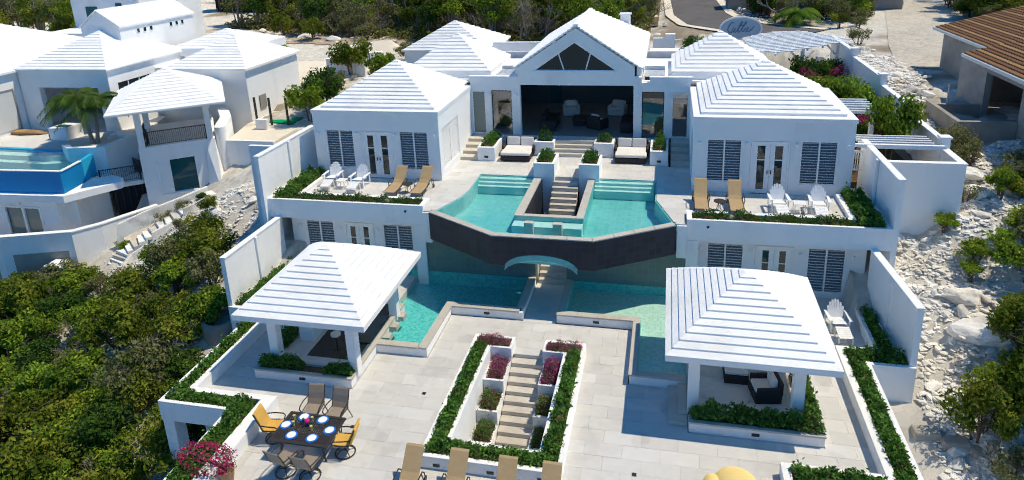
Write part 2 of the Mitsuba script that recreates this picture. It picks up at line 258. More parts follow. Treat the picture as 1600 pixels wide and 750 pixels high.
def hedge(label, boxes, group=None, dens=1000, size=.135, top=.36, cols=HC, name='hedge', seed=0, amp=.22, bias=(0, -.1, .55)):
    r = np.random.default_rng(seed+11); k = thing(name, label, 'hedge' if name == 'hedge' else 'flowers')
    P = hedge_pts(boxes, dens, r, top, amp); leafpart(k, 'foliage', leaves(P, size, r, cols, bias=bias), kind='stuff')
    st = [tube([[x, y, z-.05], [x+r.uniform(-.05, .05), y+r.uniform(-.05, .05), z+top*.7]], .009, 4) for x0, x1, y0, y1, z in boxes for x, y in zip(*[r.uniform(a, b, max(3, int((x1-x0)*(y1-y0)*6))) for a, b in ((x0+.08, x1-.08), (y0+.08, y1-.08))])]
    part(k, 'stems', cat(st), 'trunk_brown', kind='stuff'); return k
MG = [(.58, .035, .30), (.46, .02, .26), (.70, .09, .40), (.07, .12, .03)]
FM = [(.44, .09, .22), (.58, .15, .30), (.13, .2, .06), (.10, .17, .04), (.30, .13, .12)]
# ------------------------------------------------------------------ central planter round the sunken stair
k = thing('raised_planter', 'long white U shaped planter round the sunken central stair', 'planter')
o = stairwell_out; inner = sbox(-1.47, 17.4, 1.45, 22.62)
bedU = unary_union([sbox(-2.12, 16.72, -1.62, 23.28), sbox(1.58, 16.72, 2.1, 23.28), sbox(-2.12, 16.72, 2.1, 17.28), sbox(-2.12, 22.72, -.72, 23.28), sbox(.72, 22.72, 2.1, 23.28)])
gate = sbox(-.62, 22.5, .62, 23.5)
part(k, 'wall', ext(o.difference(unary_union([inner, bedU, gate])), -.03, .45), 'white_stucco')
part(k, 'soil', ext(bedU.buffer(-.003), -.03, .33), 'soil')
part(k, 'well_wall', cat([bx(-1.62, -1.47, 17.4, 22.62, -3.4, -.04), bx(1.45, 1.6, 17.4, 22.62, -3.4, -.04), bx(-1.62, 1.6, 17.2, 17.398, -3.4, -.04), bx(-1.62, -.63, 22.622, 22.8, -2.5, -.04), bx(.63, 1.6, 22.622, 22.8, -2.5, -.04)]), 'white_stucco')
for x in (-1.7, 0.05, 1.65): part(k, 'wall_light', bx(x-.11, x+.11, 16.53, 16.56, .1, .2), 'black_metal')
hedge('clipped green hedge filling the left arm of the U shaped planter', [(-2.1, -1.64, 17.2, 22.7, .33)], seed=1)
hedge('clipped green hedge filling the right arm of the U shaped planter', [(1.6, 2.08, 17.2, 22.7, .33)], seed=2)
hedge('low green hedge in the front arm of the U shaped planter behind the tan loungers', [(-2.1, 2.08, 16.76, 17.26, .33)], seed=3, dens=950)
hedge('muted pink flowering plants at the left head of the sunken stair', [(-2.08, -.76, 22.74, 23.26, .33)], seed=4, cols=FM, name='flower_bed', size=.08, dens=1700)
hedge('muted pink flowering plants at the right head of the sunken stair', [(.76, 2.08, 22.74, 23.26, .33)], seed=5, cols=FM, name='flower_bed', size=.08, dens=1700)
part(terrace, 'tile', bx(-.615, .615, 22.945, 23.415, -.2, -.002), 'paver_1')
st = thing('sunken_staircase', 'flight of pale stone steps going down inside the U shaped planter', 'stairs')
for i in range(14): 
    y = 22.94-.365*i; part(st, 'step', bx(-.62, .64, y-.365-.02, y, -.16*(i+1)-.16 if i else -.35, -.16*(i+1)+(0 if i else 0)), 'step_stone')
part(st, 'base', yz(Polygon([(22.9, -.5), (17.42, -2.9), (17.42, -3.4), (22.9, -3.4)]), -.6, .62), 'step_stone')
boxes_ = [(-.1, 21.3, 22.6), (-.62, 20.2, 21.28), (-1.14, 19.15, 20.18), (-1.66, 18.1, 19.13)]
for s, nm in ((-1, 'left'), (1, 'right')):
    for i, (z, y0, y1) in enumerate(boxes_):
        x0, x1 = sorted((s*1.455, s*.66)); w = ['topmost', 'second from the top', 'third from the top', 'lowest'][i]
        k = thing('step_planter', 'white box planter, %s of the stepped row, %s side of the stair' % (w, nm), 'planter')
        part(k, 'wall', ext(sbox(x0, y0, x1, y1).difference(sbox(x0+.09, y0+.1, x1-.07, y1-.06)), -3.3, z), 'white_stucco'); part(k, 'soil', bx(x0+.09, x1-.07, y0+.1, y1-.06, z-.3, z-.12), 'soil')
        c = [[MG[0], MG[1], MG[2], (.10, .2, .04), (.08, .16, .03), (.13, .24, .05)], [(.12, .24, .05), (.09, .19, .04), (.12, .24, .05), (.09, .18, .04), (.36, .06, .16)], [(.11, .24, .05), (.08, .18, .04), (.11, .22, .05), (.08, .2, .04), (.30, .07, .14)], [(.10, .22, .04), (.07, .16, .03)]][i]
        hedge('%s in the %s box planter, %s side of the stair' % (['magenta bougainvillea', 'pink flecked plants', 'leafy green plants', 'shaded green plants'][i], w, nm), [(x0+.1, x1-.08, y0+.12, y1-.08, z-.12)], seed=20+i+4*s, cols=c, name='flower_bed', size=.085, dens=2600, top=.46)
# ------------------------------------------------------------------ lower pools
def pool_grid(poly, z, step=.16, amp=.006, seed=1):
    x0, y0, x1, y1 = poly.bounds; parts_ = []
    m = ext(poly, 0, .001); 
    top = trimesh.Trimesh(*trimesh.creation.triangulate_polygon(poly, engine='earcut')); v = np.c_[top.vertices, np.zeros(len(top.vertices))]
    t = trimesh.Trimesh(v, top.faces); 
    v, f = trimesh.remesh.subdivide_to_size(t.vertices, t.faces, step); t = trimesh.Trimesh(v, f); t.merge_vertices()
    t.vertices = np.c_[t.vertices[:, :2], z+amp*(meshkit.fbm(np.c_[t.vertices[:, :2]*1.7, np.zeros(len(t.vertices))], 3, seed)*2-1)]
    if t.face_normals[:, 2].mean() < 0: t.invert()
    return t
def basin(poly, zf, zt, th=.15): return ext(poly.buffer(th, join_style=2), zf-.2, zf), ext(poly.buffer(th, join_style=2).difference(poly), zf, zt)
LP = Polygon([(-6.35, 22.46), (-4.36, 22.46), (-4.27, 25.74), (-1.07, 25.74), (-1.07, 28.5), (-10.4, 28.5), (-10.4, 25.6), (-6.35, 25.6)])
k = thing('swimming_pool', 'turquoise lower pool left of the central walkway, under the dark overhang', 'pool')
f_, w_ = basin(LP, -.35, .34); part(k, 'floor', f_, 'lower_pool_tile'); part(k, 'basin_wall', w_, 'lower_pool_tile'); scene[uniq(k+'__water')] = ply(pool_grid(LP, .375, amp=.012), 'water', smooth=True)
def copings(parent, pts, w, z0, z1, L=1.0, m='coping_stone'):       # coping slabs along a polyline, one entry each
    for a, b in zip(pts[:-1], pts[1:]):
        a, b = np.array(a, float), np.array(b, float); l = np.linalg.norm(b-a); n = max(1, int(round(l/L))); d = (b-a)/l; nr = np.array([-d[1], d[0]])*w/2
        for i in range(n):
            p0, p1 = a+d*(l*i/n+.005), a+d*(l*(i+1)/n-.005); part(parent, 'coping', ext(Polygon([p0-nr, p1-nr, p1+nr, p0+nr]), z0, z1), m)
copings(k, [(-6.72, 22.29), (-4.37, 22.29)], .33, .35, .42); copings(k, [(-4.16, 22.14), (-4.1, 25.38)], .34, .35, .42); copings(k, [(-4.26, 25.55), (-.90, 25.55)], .34, .35, .42); copings(k, [(-.895, 25.74), (-.895, 28.5)], .35, .35, .42)
part(k, 'outer_wall', cat([bx(-6.7, -4.04, 22.16, 22.3, -.03, .345), bx(-4.1, -3.98, 22.16, 25.38, -.03, .345), bx(-4.02, -.74, 25.41, 25.5, -.03, .345), bx(-.85, -.745, 25.5, 28.98, -.03, .345)]), 'white_stucco')
for x, y in ((-2.35, 25.40),): part(k, 'wall_light', bx(x-.12, x+.12, y-.02, y+.008, .13, .23), 'black_metal')
for y in (22.9, 23.7, 24.5): part(k, 'seat_block', bx(-6.3, -5.8, y-.2, y+.2, .12, .33), 'coping_stone')
RP = Polygon([(1.07, 25.74), (4.27, 25.74), (4.28, 22.05), (6.05, 22.05), (6.05, 25.7), (10.3, 25.7), (10.3, 28.5), (1.07, 28.5)])
k = thing('swimming_pool', 'shallow pale green lower pool right of the central walkway', 'pool')
f_, w_ = basin(RP, -.12, .34); part(k, 'floor', f_, 'shallow_tile'); part(k, 'basin_wall', w_, 'lower_pool_tile'); scene[uniq(k+'__water')] = ply(pool_grid(RP, .375, amp=.012, seed=4), 'water', smooth=True)
copings(k, [(.9, 28.5), (.9, 25.74)], .35, .35, .42); copings(k, [(.73, 25.55), (4.26, 25.55)], .34, .35, .42); copings(k, [(4.12, 25.38), (4.12, 21.75)], .3, .35, .42); copings(k, [(4.28, 21.9), (6.02, 21.9)], .3, .35, .42)
part(k, 'outer_wall', cat([bx(.745, .85, 25.5, 28.98, -.03, .345), bx(.745, 4.0, 25.41, 25.5, -.03, .345), bx(4.0, 4.12, 21.78, 25.41, -.03, .345), bx(4.12, 6.04, 21.78, 21.9, -.03, .345)]), 'white_stucco')
part(k, 'wall_light', bx(2.3, 2.54, 25.38, 25.41, .13, .23), 'black_metal')
# ------------------------------------------------------------------ pavilions
def stepped(parent, x0, x1, y0, y1, z0, zt, n, name='course', capf=.08, riser=.045, ctr=None, bulge=0.0, m='roof_white'):
    cx, cy = ctr or ((x0+x1)/2, (y0+y1)/2)
    def rect(t, z):
        a, b, c, d = x0+(cx-x0)*t, x1+(cx-x1)*t, y0+(cy-y0)*t, y1+(cy-y1)*t
        return [(a, c, z), (b, c, z), (b, d, z), (a, d, z)]
    zz = lambda t: z0+(zt-z0)*(t+bulge*t*(1-t))
    for i in range(n):
        t0, t1 = (1-capf)*i/n, (1-capf)*(i+1)/n+.006
        za, zb = zz((1-capf)*i/n), zz((1-capf)*(i+1)/n)
        part(parent, name, hull(rect(t0, za-.06)+rect(t0, za+riser)+rect(t1, zb-.004)+rect(t1, za-.06)), m)
    part(parent, 'cap', hull(rect(1-capf, zz(1-capf)-.05)+rect(1-capf, zz(1-capf)+.035)+rect(1-capf*.25, zz(1-capf)+.10)), m)
def slant(x, y, z0, z1, w, w2):                         # tapering square column
    a, b = w/2, w2/2
    return hull([(x+i*c, y+j*c, z) for z, c in ((z0, a), (z1, b)) for i in (-1, 1) for j in (-1, 1)])
PAV = {}
for s, nm in ((1, 'right'), (-1, 'left')):
    k = thing('pavilion', 'open white pavilion with stepped pyramid roof on the %s of the terrace' % nm, 'pavilion'); PAV[s] = k
    x0, x1 = sorted((s*5.25, s*10.6)); y0, y1 = 19.6, 25.6
    stepped(k, x0, x1, y0, y1, 2.80, 4.52, 11, bulge=.16, capf=.1, ctr=(s*8.0, 22.6))
    part(k, 'eave', bx(x0+.005, x1-.005, y0+.005, y1-.005, 2.62, 2.739), 'white_trim')
    px = (6.22, 9.55)
    for c, y in ((px[0], 20.45), (px[1], 20.55), (px[0], 24.4), (px[1], 24.4)): part(k, 'column', slant(s*c, y, .2, 2.62, .36, .36), 'white_stucco')
    P = padR if s > 0 else padL; b = P.bounds
    bed = sbox(b[0]+.14, b[1]+.16, b[2]-.1, b[1]+.62)
    if s > 0: bed = unary_union([bed, sbox(b[2]-.62, b[1]+.16, b[2]-.1, 22.6)])
    pad = sbox(b[0], b[1], b[2], 25.3)
    part(k, 'base_wall', ext(pad.buffer(-.03, join_style=2).difference(bed), -.03, .355), 'white_stucco')
    part(k, 'soil', ext(bed.buffer(-.002), -.03, .33), 'soil')
    rim = pad.difference(sbox(b[0]+.3, b[1]+.75, b[2]-(.75 if s > 0 else .3), 25.2)).difference(bed); part(k, 'coping', ext(rim, .356, .42), 'coping_stone')
    tiles(k, pad.difference(rim.buffer(.001)).difference(bed).buffer(-.004), .357, .40, 1.2, .6, seed=30+s, name='floor_tile')
    part(k, 'wall_light', bx((b[0]+b[2])/2-.12, (b[0]+b[2])/2+.12, b[1]-.0, b[1]+.04, .14, .24), 'black_metal')
hedge('dense shaded hedge along the front of the right pavilion', [(6.2, 9.72, 19.72, 20.16, .33)], seed=31, top=.55, dens=1900)
hedge('bright sunlit hedge along the right side of the right pavilion', [(9.72, 10.2, 19.72, 22.6, .33)], seed=32, top=.62, dens=1900, cols=[(.10, .2, .04), (.07, .16, .03), (.15, .24, .06)])
hedge('shaded plants at the front left column of the left pavilion', [(-10.05, -8.35, 19.98, 20.4, .33)], seed=33, top=.5, dens=1700)
hedge('shaded plants at the front right column of the left pavilion', [(-7.3, -6.22, 19.98, 20.4, .33)], seed=34, top=.45, dens=1700)
hedge('small shaded plants behind the front left column of the left pavilion', [(-10.1, -9.6, 21.2, 22.6, .40)], seed=35, top=.5, dens=1500)
k = thing('stone_steps', 'two broad stone steps up to the right pavilion beside its pool', 'steps')
part(k, 'step', bx(5.42, 6.04, 19.85, 21.74, 0, .14), 'step_stone'); part(k, 'step', bx(5.74, 6.042, 20.25, 21.74, .141, .28), 'step_stone')
part(PAV[-1], 'bar_floor', bx(-8.55, -6.45, 20.95, 25.1, .401, .412), 'dark_metal')
# swim up bar of the left pavilion
k = thing('bar_counter', 'dark glossy bar counter between the left pavilion and its pool', 'bar counter')
part(k, 'top', ext(Polygon([(-7.1, 22.05), (-6.36, 22.05), (-6.36, 24.1), (-7.0, 24.1)]), .42, .47), 'dark_glass'); part(k, 'body', bx(-6.98, -6.42, 22.12, 24.0, .40, .42), 'dark_metal')
k = thing('kitchen_counter', 'white outdoor kitchen counter inside the left pavilion', 'counter'); part(k, 'body', bx(-9.35, -8.75, 21.9, 24.9, .4, 1.25), 'white_stucco'); part(k, 'top', bx(-9.4, -8.7, 21.85, 24.95, 1.25, 1.3), 'coping_stone'); part(k, 'grill', bx(-9.3, -8.85, 23.4, 24.3, 1.3, 1.42), 'dark_metal')
stool = proto([('seat', cyl(0, 0, .62, .70, .2), 'cushion', 40), ('post', cyl(0, 0, .02, .62, .03), 'dark_metal', 40), ('base', cyl(0, 0, 0, .03, .2), 'dark_metal', 40)])
for i, (x, y) in enumerate(((-7.55, 21.6), (-7.5, 22.3), (-7.45, 23.0))): stamp(stool, 'bar_stool', 'round pale bar stool, %s from the front under the left pavilion' % ('first', 'second', 'third')[i], 'bar stool', place(x, y, .4))
sofa_u = proto([('base', soft(-.42, .42, -.42, .42, 0, .34, .04), 'wicker', False), ('seat_cushion', soft(-.4, .4, -.4, .4, .345, .48), 'cushion', 30)])
stamp(sofa_u, 'ottoman', 'square dark wicker ottoman with pale cushion under the right pavilion', 'ottoman', place(7.76, 22.25, .4))
arm = proto([('base', soft(-.45, .45, -.45, .45, 0, .34, .04), 'wicker', False), ('back', soft(.32, .48, -.45, .45, .3, .8, .04), 'wicker', False), ('arm', soft(-.4, .4, -.48, -.36, .3, .62, .04), 'wicker', False), ('arm', soft(-.4, .4, .36, .48, .3, .62, .04), 'wicker', False), ('seat_cushion', soft(-.42, .3, -.35, .35, .345, .48), 'cushion', 30), ('back_cushion', soft(.14, .32, -.34, .34, .48, .85), 'cushion', 30)])
stamp(arm, 'armchair', 'dark wicker armchair with pale cushions under the right pavilion, near the hedge', 'armchair', place(8.65, 21.35, .4, 10))
stamp(arm, 'armchair', 'dark wicker armchair with pale cushions at the back of the right pavilion', 'armchair', place(8.9, 23.4, .4, 20))
# ------------------------------------------------------------------ upper deck
D, F = 3.6, 4.35
POOLW = Polygon([(-5.42, 28.42), (-5.05, 29.3), (-4.68, 30.3), (-4.56, 31.2), (-4.58, 33.5), (-1.63, 33.5), (-1.63, 28.32), (1.57, 28.32), (1.57, 33.5), (4.65, 33.5), (4.68, 30.95), (5.5, 28.42), (2.2, 26.42), (-2.12, 26.42)])
OUTER = [(-5.72, 28.2), (-2.16, 26.1), (2.24, 26.1), (5.62, 28.15)]
pool_env = Polygon(OUTER+[(5.62, 28.5), (5.5, 28.5), (4.68, 30.95), (4.65, 33.5), (1.23, 33.5), (-1.23, 33.5), (-4.58, 33.5), (-4.56, 31.2), (-4.68, 30.3), (-5.05, 29.3), (-5.42, 28.5), (-5.72, 28.5)])
pool_env = unary_union([pool_env, POOLW.buffer(.07, join_style=2)])
well = sbox(-1.23, 28.6, 1.23, 33.6)
stepsL, stepsR = sbox(-6.44, 35.75, -5.4, 38.25), sbox(5.3, 35.75, 6.44, 38.25)
porch = sbox(-5.4, 37.85, 5.3, 38.6)
deckp = unary_union([sbox(-12.9, 29.45, -5.6, 32.34), sbox(5.6, 29.45, 12.9, 32.34), sbox(-6.44, 28.3, 6.44, 38.25)]).difference(unary_union([pool_env, well, stepsL, stepsR, sbox(-1.15, 36.85, 1.1, 38.25), sbox(-6.44, 28.0, -6.05, 29.45), sbox(6.05, 28.0, 6.44, 29.45)]))
deck = struct('deck', ext(deckp, 3.25, D-.03), 'grout')
tiles(deck, deckp, D-.03, D, 1.2, .6, seed=2)
# slab bodies and fascias with planters on the outer decks
for s, nm in ((1, 'right'), (-1, 'left')):
    X = lambda a, b: sorted((s*a, s*b))
    k = thing('deck_planter', 'long white planter edging the front and outer side of the %s upper deck' % nm, 'planter')
    a, b = X(6.1, 14.35); env = sbox(a, 28.4, b, 33.0); a1, b1 = X(6.42, 12.9); inn = sbox(a1, 29.45, b1, 33.1)
    a2, b2 = X(6.32, 14.1); a3, b3 = X(13.12, 14.1)
    bed = unary_union([sbox(a2, 28.54, b2, 29.22), sbox(a3, 28.54, b3, 32.4)])
    a4, b4 = X(6.05, 6.45)
    part(k, 'wall', ext(env.difference(inn).difference(bed).difference(sbox(a4, 29.45, b4, 33.2)), D-.45, 3.8), 'white_stucco')
    part(k, 'soil', ext(bed.buffer(-.003), D-.45, 3.68), 'soil')
    part(k, 'vent', tr(rot(cyl(0, 0, 0, .03, .06, 12), 90, ax=(1, 0, 0)), s*7.0, 28.40, 3.48), 'black_metal')
    for i, (u0, u1) in enumerate(((6.4, 7.9), (8.1, 13.0))):
        p, q = X(u0, u1); hedge('low green hedge along the front of the %s upper deck, %s stretch' % (nm, ('short inner', 'long outer')[i]), [(p, q, 28.58, 29.18, 3.68)], seed=40+i+5*s, dens=620, size=.12, top=.28, cols=[(.06, .13, .025), (.09, .17, .04), (.045, .10, .02)], amp=.2)
    p, q = X(13.16, 14.05); hedge('tall dense hedge along the outer side of the %s upper deck beside the privacy wall' % nm, [(p, q, 28.6, 32.3, 3.68)], seed=50+s, top=.45)
    # soffit slab and fascia
    struct('deck_slab', ext(sbox(*[X(6.1, 14.35)[0], 28.42, X(6.1, 14.35)[1], 32.5]).difference(sbox(*[X(6.05, 6.45)[0], 29.5, X(6.05, 6.45)[1], 33])), 2.80, D-.46), 'white_stucco')
# privacy walls
def pwall(label, pts, z0, z1, w=.22, m='white_stucco', cap=True, label2=None):
    k = thing('garden_wall', label, 'wall')
    L = LineString(pts); part(k, 'wall', ext(L.buffer(w/2, cap_style=2, join_style=2), z0, z1-.06 if cap else z1), m)
    if cap: part(k, 'coping', ext(L.buffer(w/2+.035, cap_style=2, join_style=2), z1-.058, z1), 'white_trim')
    for u in (.5,):
        p = np.array(L.interpolate(u, normalized=True).coords[0])
    return k
kR = pwall('tall white privacy wall on the outer edge of the right upper deck', [(14.42, 28.4), (14.35, 33.95)], 1.0, 5.98)
kL = pwall('tall white privacy wall on the outer edge of the left upper deck', [(-14.45, 28.15), (-14.4, 33.7)], 1.0, 6.1)
part(kL, 'pilaster', bx(-14.33, -14.22, 30.8, 31.0, 3.8, 6.02), 'white_stucco'); part(kR, 'pilaster', bx(14.14, 14.25, 31.0, 31.2, 3.8, 5.92), 'white_stucco')
kR2 = pwall('white privacy wall beside the lower right patio, above the stone slope', [(14.02, 23.75), (13.68, 28.4)], -1.5, 2.88)
kL2 = pwall('white privacy wall beside the lower left patio behind the left pavilion', [(-13.85, 23.75), (-13.8, 28.4)], -1.5, 2.88)
part(kL2, 'pilaster', bx(-13.72, -13.62, 26.0, 26.2, .5, 2.8), 'white_stucco'); part(kR2, 'pilaster', bx(13.7, 13.75, 26.0, 26.2, .5, 2.8), 'white_stucco')
# side planters (lower level) : jog behind the long planters
def trough(label, env, bed, z0, z1, soil, seed, top=.36, hl=None, hboxes=None, dens=1150, m='white_stucco'):
    k = thing('raised_planter', label, 'planter'); part(k, 'wall', ext(env.difference(bed), z0, z1), m); part(k, 'soil', ext(bed.buffer(-.003), z0+.05, soil), 'soil')
    if hl: hedge(hl, [(*b, soil) for b in hboxes], seed=seed, top=top, dens=dens)
    return k
for s, nm in ((1, 'right'), (-1, 'left')):
    X = lambda a, b: sorted((s*a, s*b)); B = lambda a, b, y0, y1: sbox(X(a, b)[0], y0, X(a, b)[1], y1)
    env = unary_union([B(11.62, 12.62, 8, 24.72), B(11.62, 14.12, 23.65, 24.72), B(13.0, 13.66, 24.6, 28.9)]) if s > 0 else unary_union([B(11.6, 12.5, 17.4, 24.72), B(11.6, 13.9, 23.65, 24.72), B(13.0, 13.66, 24.6, 28.9), B(8.6, 12.5, 17.4, 18.36), B(8.3, 9.68, 9, 18.36)])
    bed = unary_union([B(11.88, 12.44, 8.2, 24.5), B(11.88, 13.9, 23.82, 24.5), B(13.14, 13.6, 24.4, 28.7)]) if s > 0 else unary_union([B(11.86, 12.36, 17.54, 24.5), B(11.86, 13.7, 23.82, 24.5), B(13.14, 13.6, 24.4, 28.7), B(8.92, 12.36, 17.54, 18.1), B(8.8, 9.52, 9.2, 18.1)])
    hb = [(a, c, b_, d) for a, c, b_, d in []]
    bl = [(11.9, 12.42, 9, 24.4), (12.4, 13.86, 23.86, 24.46), (13.16, 13.58, 24.46, 28.6)] if s > 0 else [(11.88, 12.34, 17.6, 24.4), (12.3, 13.66, 23.86, 24.46), (13.16, 13.58, 24.46, 28.6), (8.95, 11.9, 17.58, 18.06), (8.85, 9.5, 9.4, 17.6)]
    k = trough('long white planter with a jog along the %s edge of the terrace' % nm, env, bed, -.3 if s < 0 else -2.4, .5, .36, 60+s, hl=None)
    for i, (a, b_, c, d) in enumerate(bl):
        w = ['along the %s edge of the terrace' % nm, 'in the jog behind the %s edge planter' % nm, 'below the %s lower privacy wall' % nm, 'across the corner where the left planter overhangs the hillside', 'beside the dining table at the left edge of the terrace'][i]
        p, q = X(a, b_); hedge('dense green hedge '+w, [(p, q, c, d, .36)], seed=70+i+7*s, dens=1150, top=.36)
k = thing('support_frame', 'white beam and column carrying the overhanging left planter', 'column')
part(k, 'column', bx(-12.47, -12.02, 17.43, 17.95, -4.6, -.302), 'white_stucco'); part(k, 'back_column', bx(-12.4, -12.0, 22.0, 22.4, -4.2, -.302), 'white_stucco')
k = trough('low white planter with a hedge at the bottom right of the terrace', sbox(8.72, 17.1, 11.6, 18.2), sbox(8.98, 17.2, 11.5, 18.05), -.03, .45, .33, 90, hl='leafy green hedge in the low planter at the bottom right of the terrace', hboxes=[(9.0, 11.48, 17.2, 18.0)], dens=1000)
# ------------------------------------------------------------------ lower storey
villa = thing('villa', 'large white villa with stepped white roofs behind the pools', 'house')
def louver(parent, x0, x1, y, z0, z1, s=-1, along='x'):
    k = uniq(parent+'__shutter'); w = .05; mid = (x0+x1)/2; fr = [bx(x0-w, x0, 0, .05, z0-w, z1+w), bx(x1, x1+w, 0, .05, z0-w, z1+w), bx(x0, x1, 0, .05, z0-w, z0), bx(x0, x1, 0, .05, z1, z1+w), bx(mid-.035, mid+.035, 0, .06, z0, z1)]
    sl = []
    n = int(round((z1-z0)/.135))
    for i in range(n):
        z = z0+(i+.5)*(z1-z0)/n
        for a, b in ((x0+.005, mid-.04), (mid+.04, x1-.005)): sl.append(rot(bx(a, b, -.034, .034, z-.007, z+.007), -8, at=((a+b)/2, 0, z), ax=(1, 0, 0)))
    def fix(m, dy):
        m = tr(m, 0, dy, 0)
        if along == 'y':           # panel in a wall facing +x or -x at x=y value
            v = m.vertices.copy(); m.vertices = np.c_[-s*0+v[:, 1], v[:, 0], v[:, 2]]; m.invert(); m = tr(m, y, 0, 0)
        else: m = tr(m, 0, y, 0)
        return m
    if along == 'x':
        put(k, fix(cat(fr), -.03), 'white_trim'); part(k, 'slats', fix(cat(sl), 0.03), 'white_trim', kind='stuff'); part(k, 'backing', fix(bx(x0, x1, .085, .1, z0, z1), 0), 'louver_back')
    else:
        g = lambda m: fix(m, 0)
        put(k, tr(g(cat(fr)), -.02, 0, 0), 'white_trim'); part(k, 'slats', tr(g(cat(sl)), .0, 0, 0), 'white_trim', kind='stuff')
        part(k, 'backing', tr(g(bx(x0, x1, 0, .012, z0, z1)), -.075 if s > 0 else .065, 0, 0), 'grey_panel')
def french(parent, x0, x1, y, z0, z1):
    k = uniq(parent+'__french_door'); w = (x1-x0)/2; fr = []; pan = []
    fr += [bx(x0-.08, x0, y-.03, y+.1, z0, z1+.08), bx(x1, x1+.08, y-.03, y+.1, z0, z1+.08), bx(x0, x1, y-.03, y+.1, z1, z1+.08)]
    put(k, cat(fr), 'white_trim')
    for i in (0, 1):
        a = x0+i*w; st = .22
        lf = part(k, 'leaf', xz(sbox(a+.006, z0+.01, a+w-.006, z1-.005).difference(unary_union([sbox(a+st, z0+.22, a+w-st, z0+(z1-z0)*.66), sbox(a+st, z0+(z1-z0)*.68, a+w-st, z1-.14)])), y, y+.05), 'white_trim')
        part(lf, 'pane', bx(a+st-.02, a+w-st+.02, y+.02, y+.03, z0+.2, z1-.12), 'dark_glass'); part(lf, 'handle', bx(a+(w-.1 if i == 0 else .06), a+(w-.06 if i == 0 else .1), y-.05, y-.002, z0+1.0, z0+1.18), 'dark_metal')
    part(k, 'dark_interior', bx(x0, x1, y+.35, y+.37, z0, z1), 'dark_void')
def sconce(parent, x, y, z): part(parent, 'wall_lamp', cat([bx(x-.05, x+.05, y-.1, y, z, z+.16), bx(x-.07, x+.07, y-.13, y-.101, z+.1, z+.16)]), 'white_trim')
for s in (1, -1):
    X = lambda a, b: sorted((s*a, s*b))
    # lower bedroom wall y=29
    a, b = X(6.45, 13.65); sh = [X(7.05, 8.63), X(11.3, 12.85)]; dr_ = X(9.12, 10.72)
    part(villa, 'lower_wall', wall_holes(a, b, 0.0, 2.798, [(p, q, .25, 2.38) for p, q in sh]+[(*dr_, .0, 2.38)], 29.2, 29.45), 'white_stucco')
    for p, q in sh: louver(villa, p+.05, q-.05, 29.24, .30, 2.33)
    french(villa, dr_[0]+.09, dr_[1]-.09, 29.22, .01, 2.28)
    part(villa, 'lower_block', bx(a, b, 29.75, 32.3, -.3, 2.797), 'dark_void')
    for x in (6.75, 8.9, 10.98, 13.15): sconce(villa, s*x, 29.198, 1.95)
    # pier at the pool
    p, q = X(6.1, 6.62); part(villa, 'pier', bx(p, q, 28.403, 29.3, -1, 2.796), 'white_stucco')
    p, q = X(6.1, 6.3); part(villa, 'pier_return', bx(p, q, 29.303, 30.4, -.6, D-.05), 'white_stucco')
    # upper wing
    a, b = X(6.42, 13.55); sh = [X(7.05, 8.65), X(11.27, 12.87)]; dr_ = X(9.05, 10.8)
    part(villa, 'wing_wall', wall_holes(a, b, D-.4, 7.18, [(p, q, 4.15, 6.28) for p, q in sh]+[(*dr_, D-.4, 6.24)], 32.35, 32.6), 'white_stucco')
    for p, q in sh: louver(villa, p+.05, q-.05, 32.40, 4.2, 6.23)
    french(villa, dr_[0]+.09, dr_[1]-.09, 32.38, D+.005, 6.14)
    for x in (6.68, 8.86, 11.05, 13.3): sconce(villa, s*x, 32.348, 6.0)
    # side walls and core
    xi, xo = s*6.42, s*13.55; hy = [(32.9, 35.7, 4.1, 6.3)]
    wz = yz(sbox(32.602, D-.4, 39.2, 7.18).difference(sbox(32.85, 4.05, 35.75, 6.3)), *sorted((xi, xi+s*.25))); part(villa, 'wing_side_wall', wz, 'white_stucco')
    louver(villa, 32.9, 35.7, xi+s*.06, 4.1, 6.25, s=-s, along='y')
    part(villa, 'wing_side_wall', bx(*sorted((xo, xo-s*.25)), 32.602, 39.2, 0, 7.18), 'white_stucco')
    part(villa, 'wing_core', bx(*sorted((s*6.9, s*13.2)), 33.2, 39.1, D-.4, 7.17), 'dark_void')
    a, b = X(6.38, 13.6); part(villa, 'wing_parapet', bx(a, b, 32.31, 38.75, 7.182, 7.37), 'white_trim')
    rf = uniq(villa+'__hip_roof'); a, b = X(6.74, 13.22); put(rf, bx(a, b, 32.8, 39.28, 7.371, 7.42), 'roof_white'); stepped(rf, a, b, 32.8, 39.28, 7.44, 9.42, 12, ctr=(s*9.98, 36.1), capf=.06, riser=.05)
    # second hip behind
    a, b = X(5.35, 11.0); part(villa, 'drum', bx(a+.02, b-.02, 39.52, 45.1, 6.5, 7.95), 'white_stucco')
    rf = uniq(villa+'__hip_roof'); put(rf, bx(a, b, 39.5, 45.12, 7.951, 8.01), 'roof_white'); stepped(rf, a, b, 39.5, 45.12, 8.03, 10.0, 10, ctr=(s*8.15, 42.3), capf=.06, riser=.05)
    # flat roof between
    a, b = X(3.55, 6.42); part(villa, 'flat_roof', bx(a, b, 38.95, 46, 7.45, 7.62), 'white_stucco')
    part(villa, 'flat_roof', bx(*X(6.42, 11.4), 39.21, 47, 7.40, 7.60), 'white_stucco'); part(villa, 'back_parapet', bx(*X(3.75, 11.4), 46.9, 47.1, 6.5, 7.95), 'white_stucco')
    part(villa, 'parapet', bx(*X(4.15, 6.5), 38.60, 38.9, 7.602, 7.93), 'white_stucco')
    # skylight with slats
    sk = uniq(villa+'__skylight'); a, b = X(3.85, 4.95); put(sk, cat([bx(a, b, 39.3, 40.9, 7.621, 7.64)]), 'dark_void')
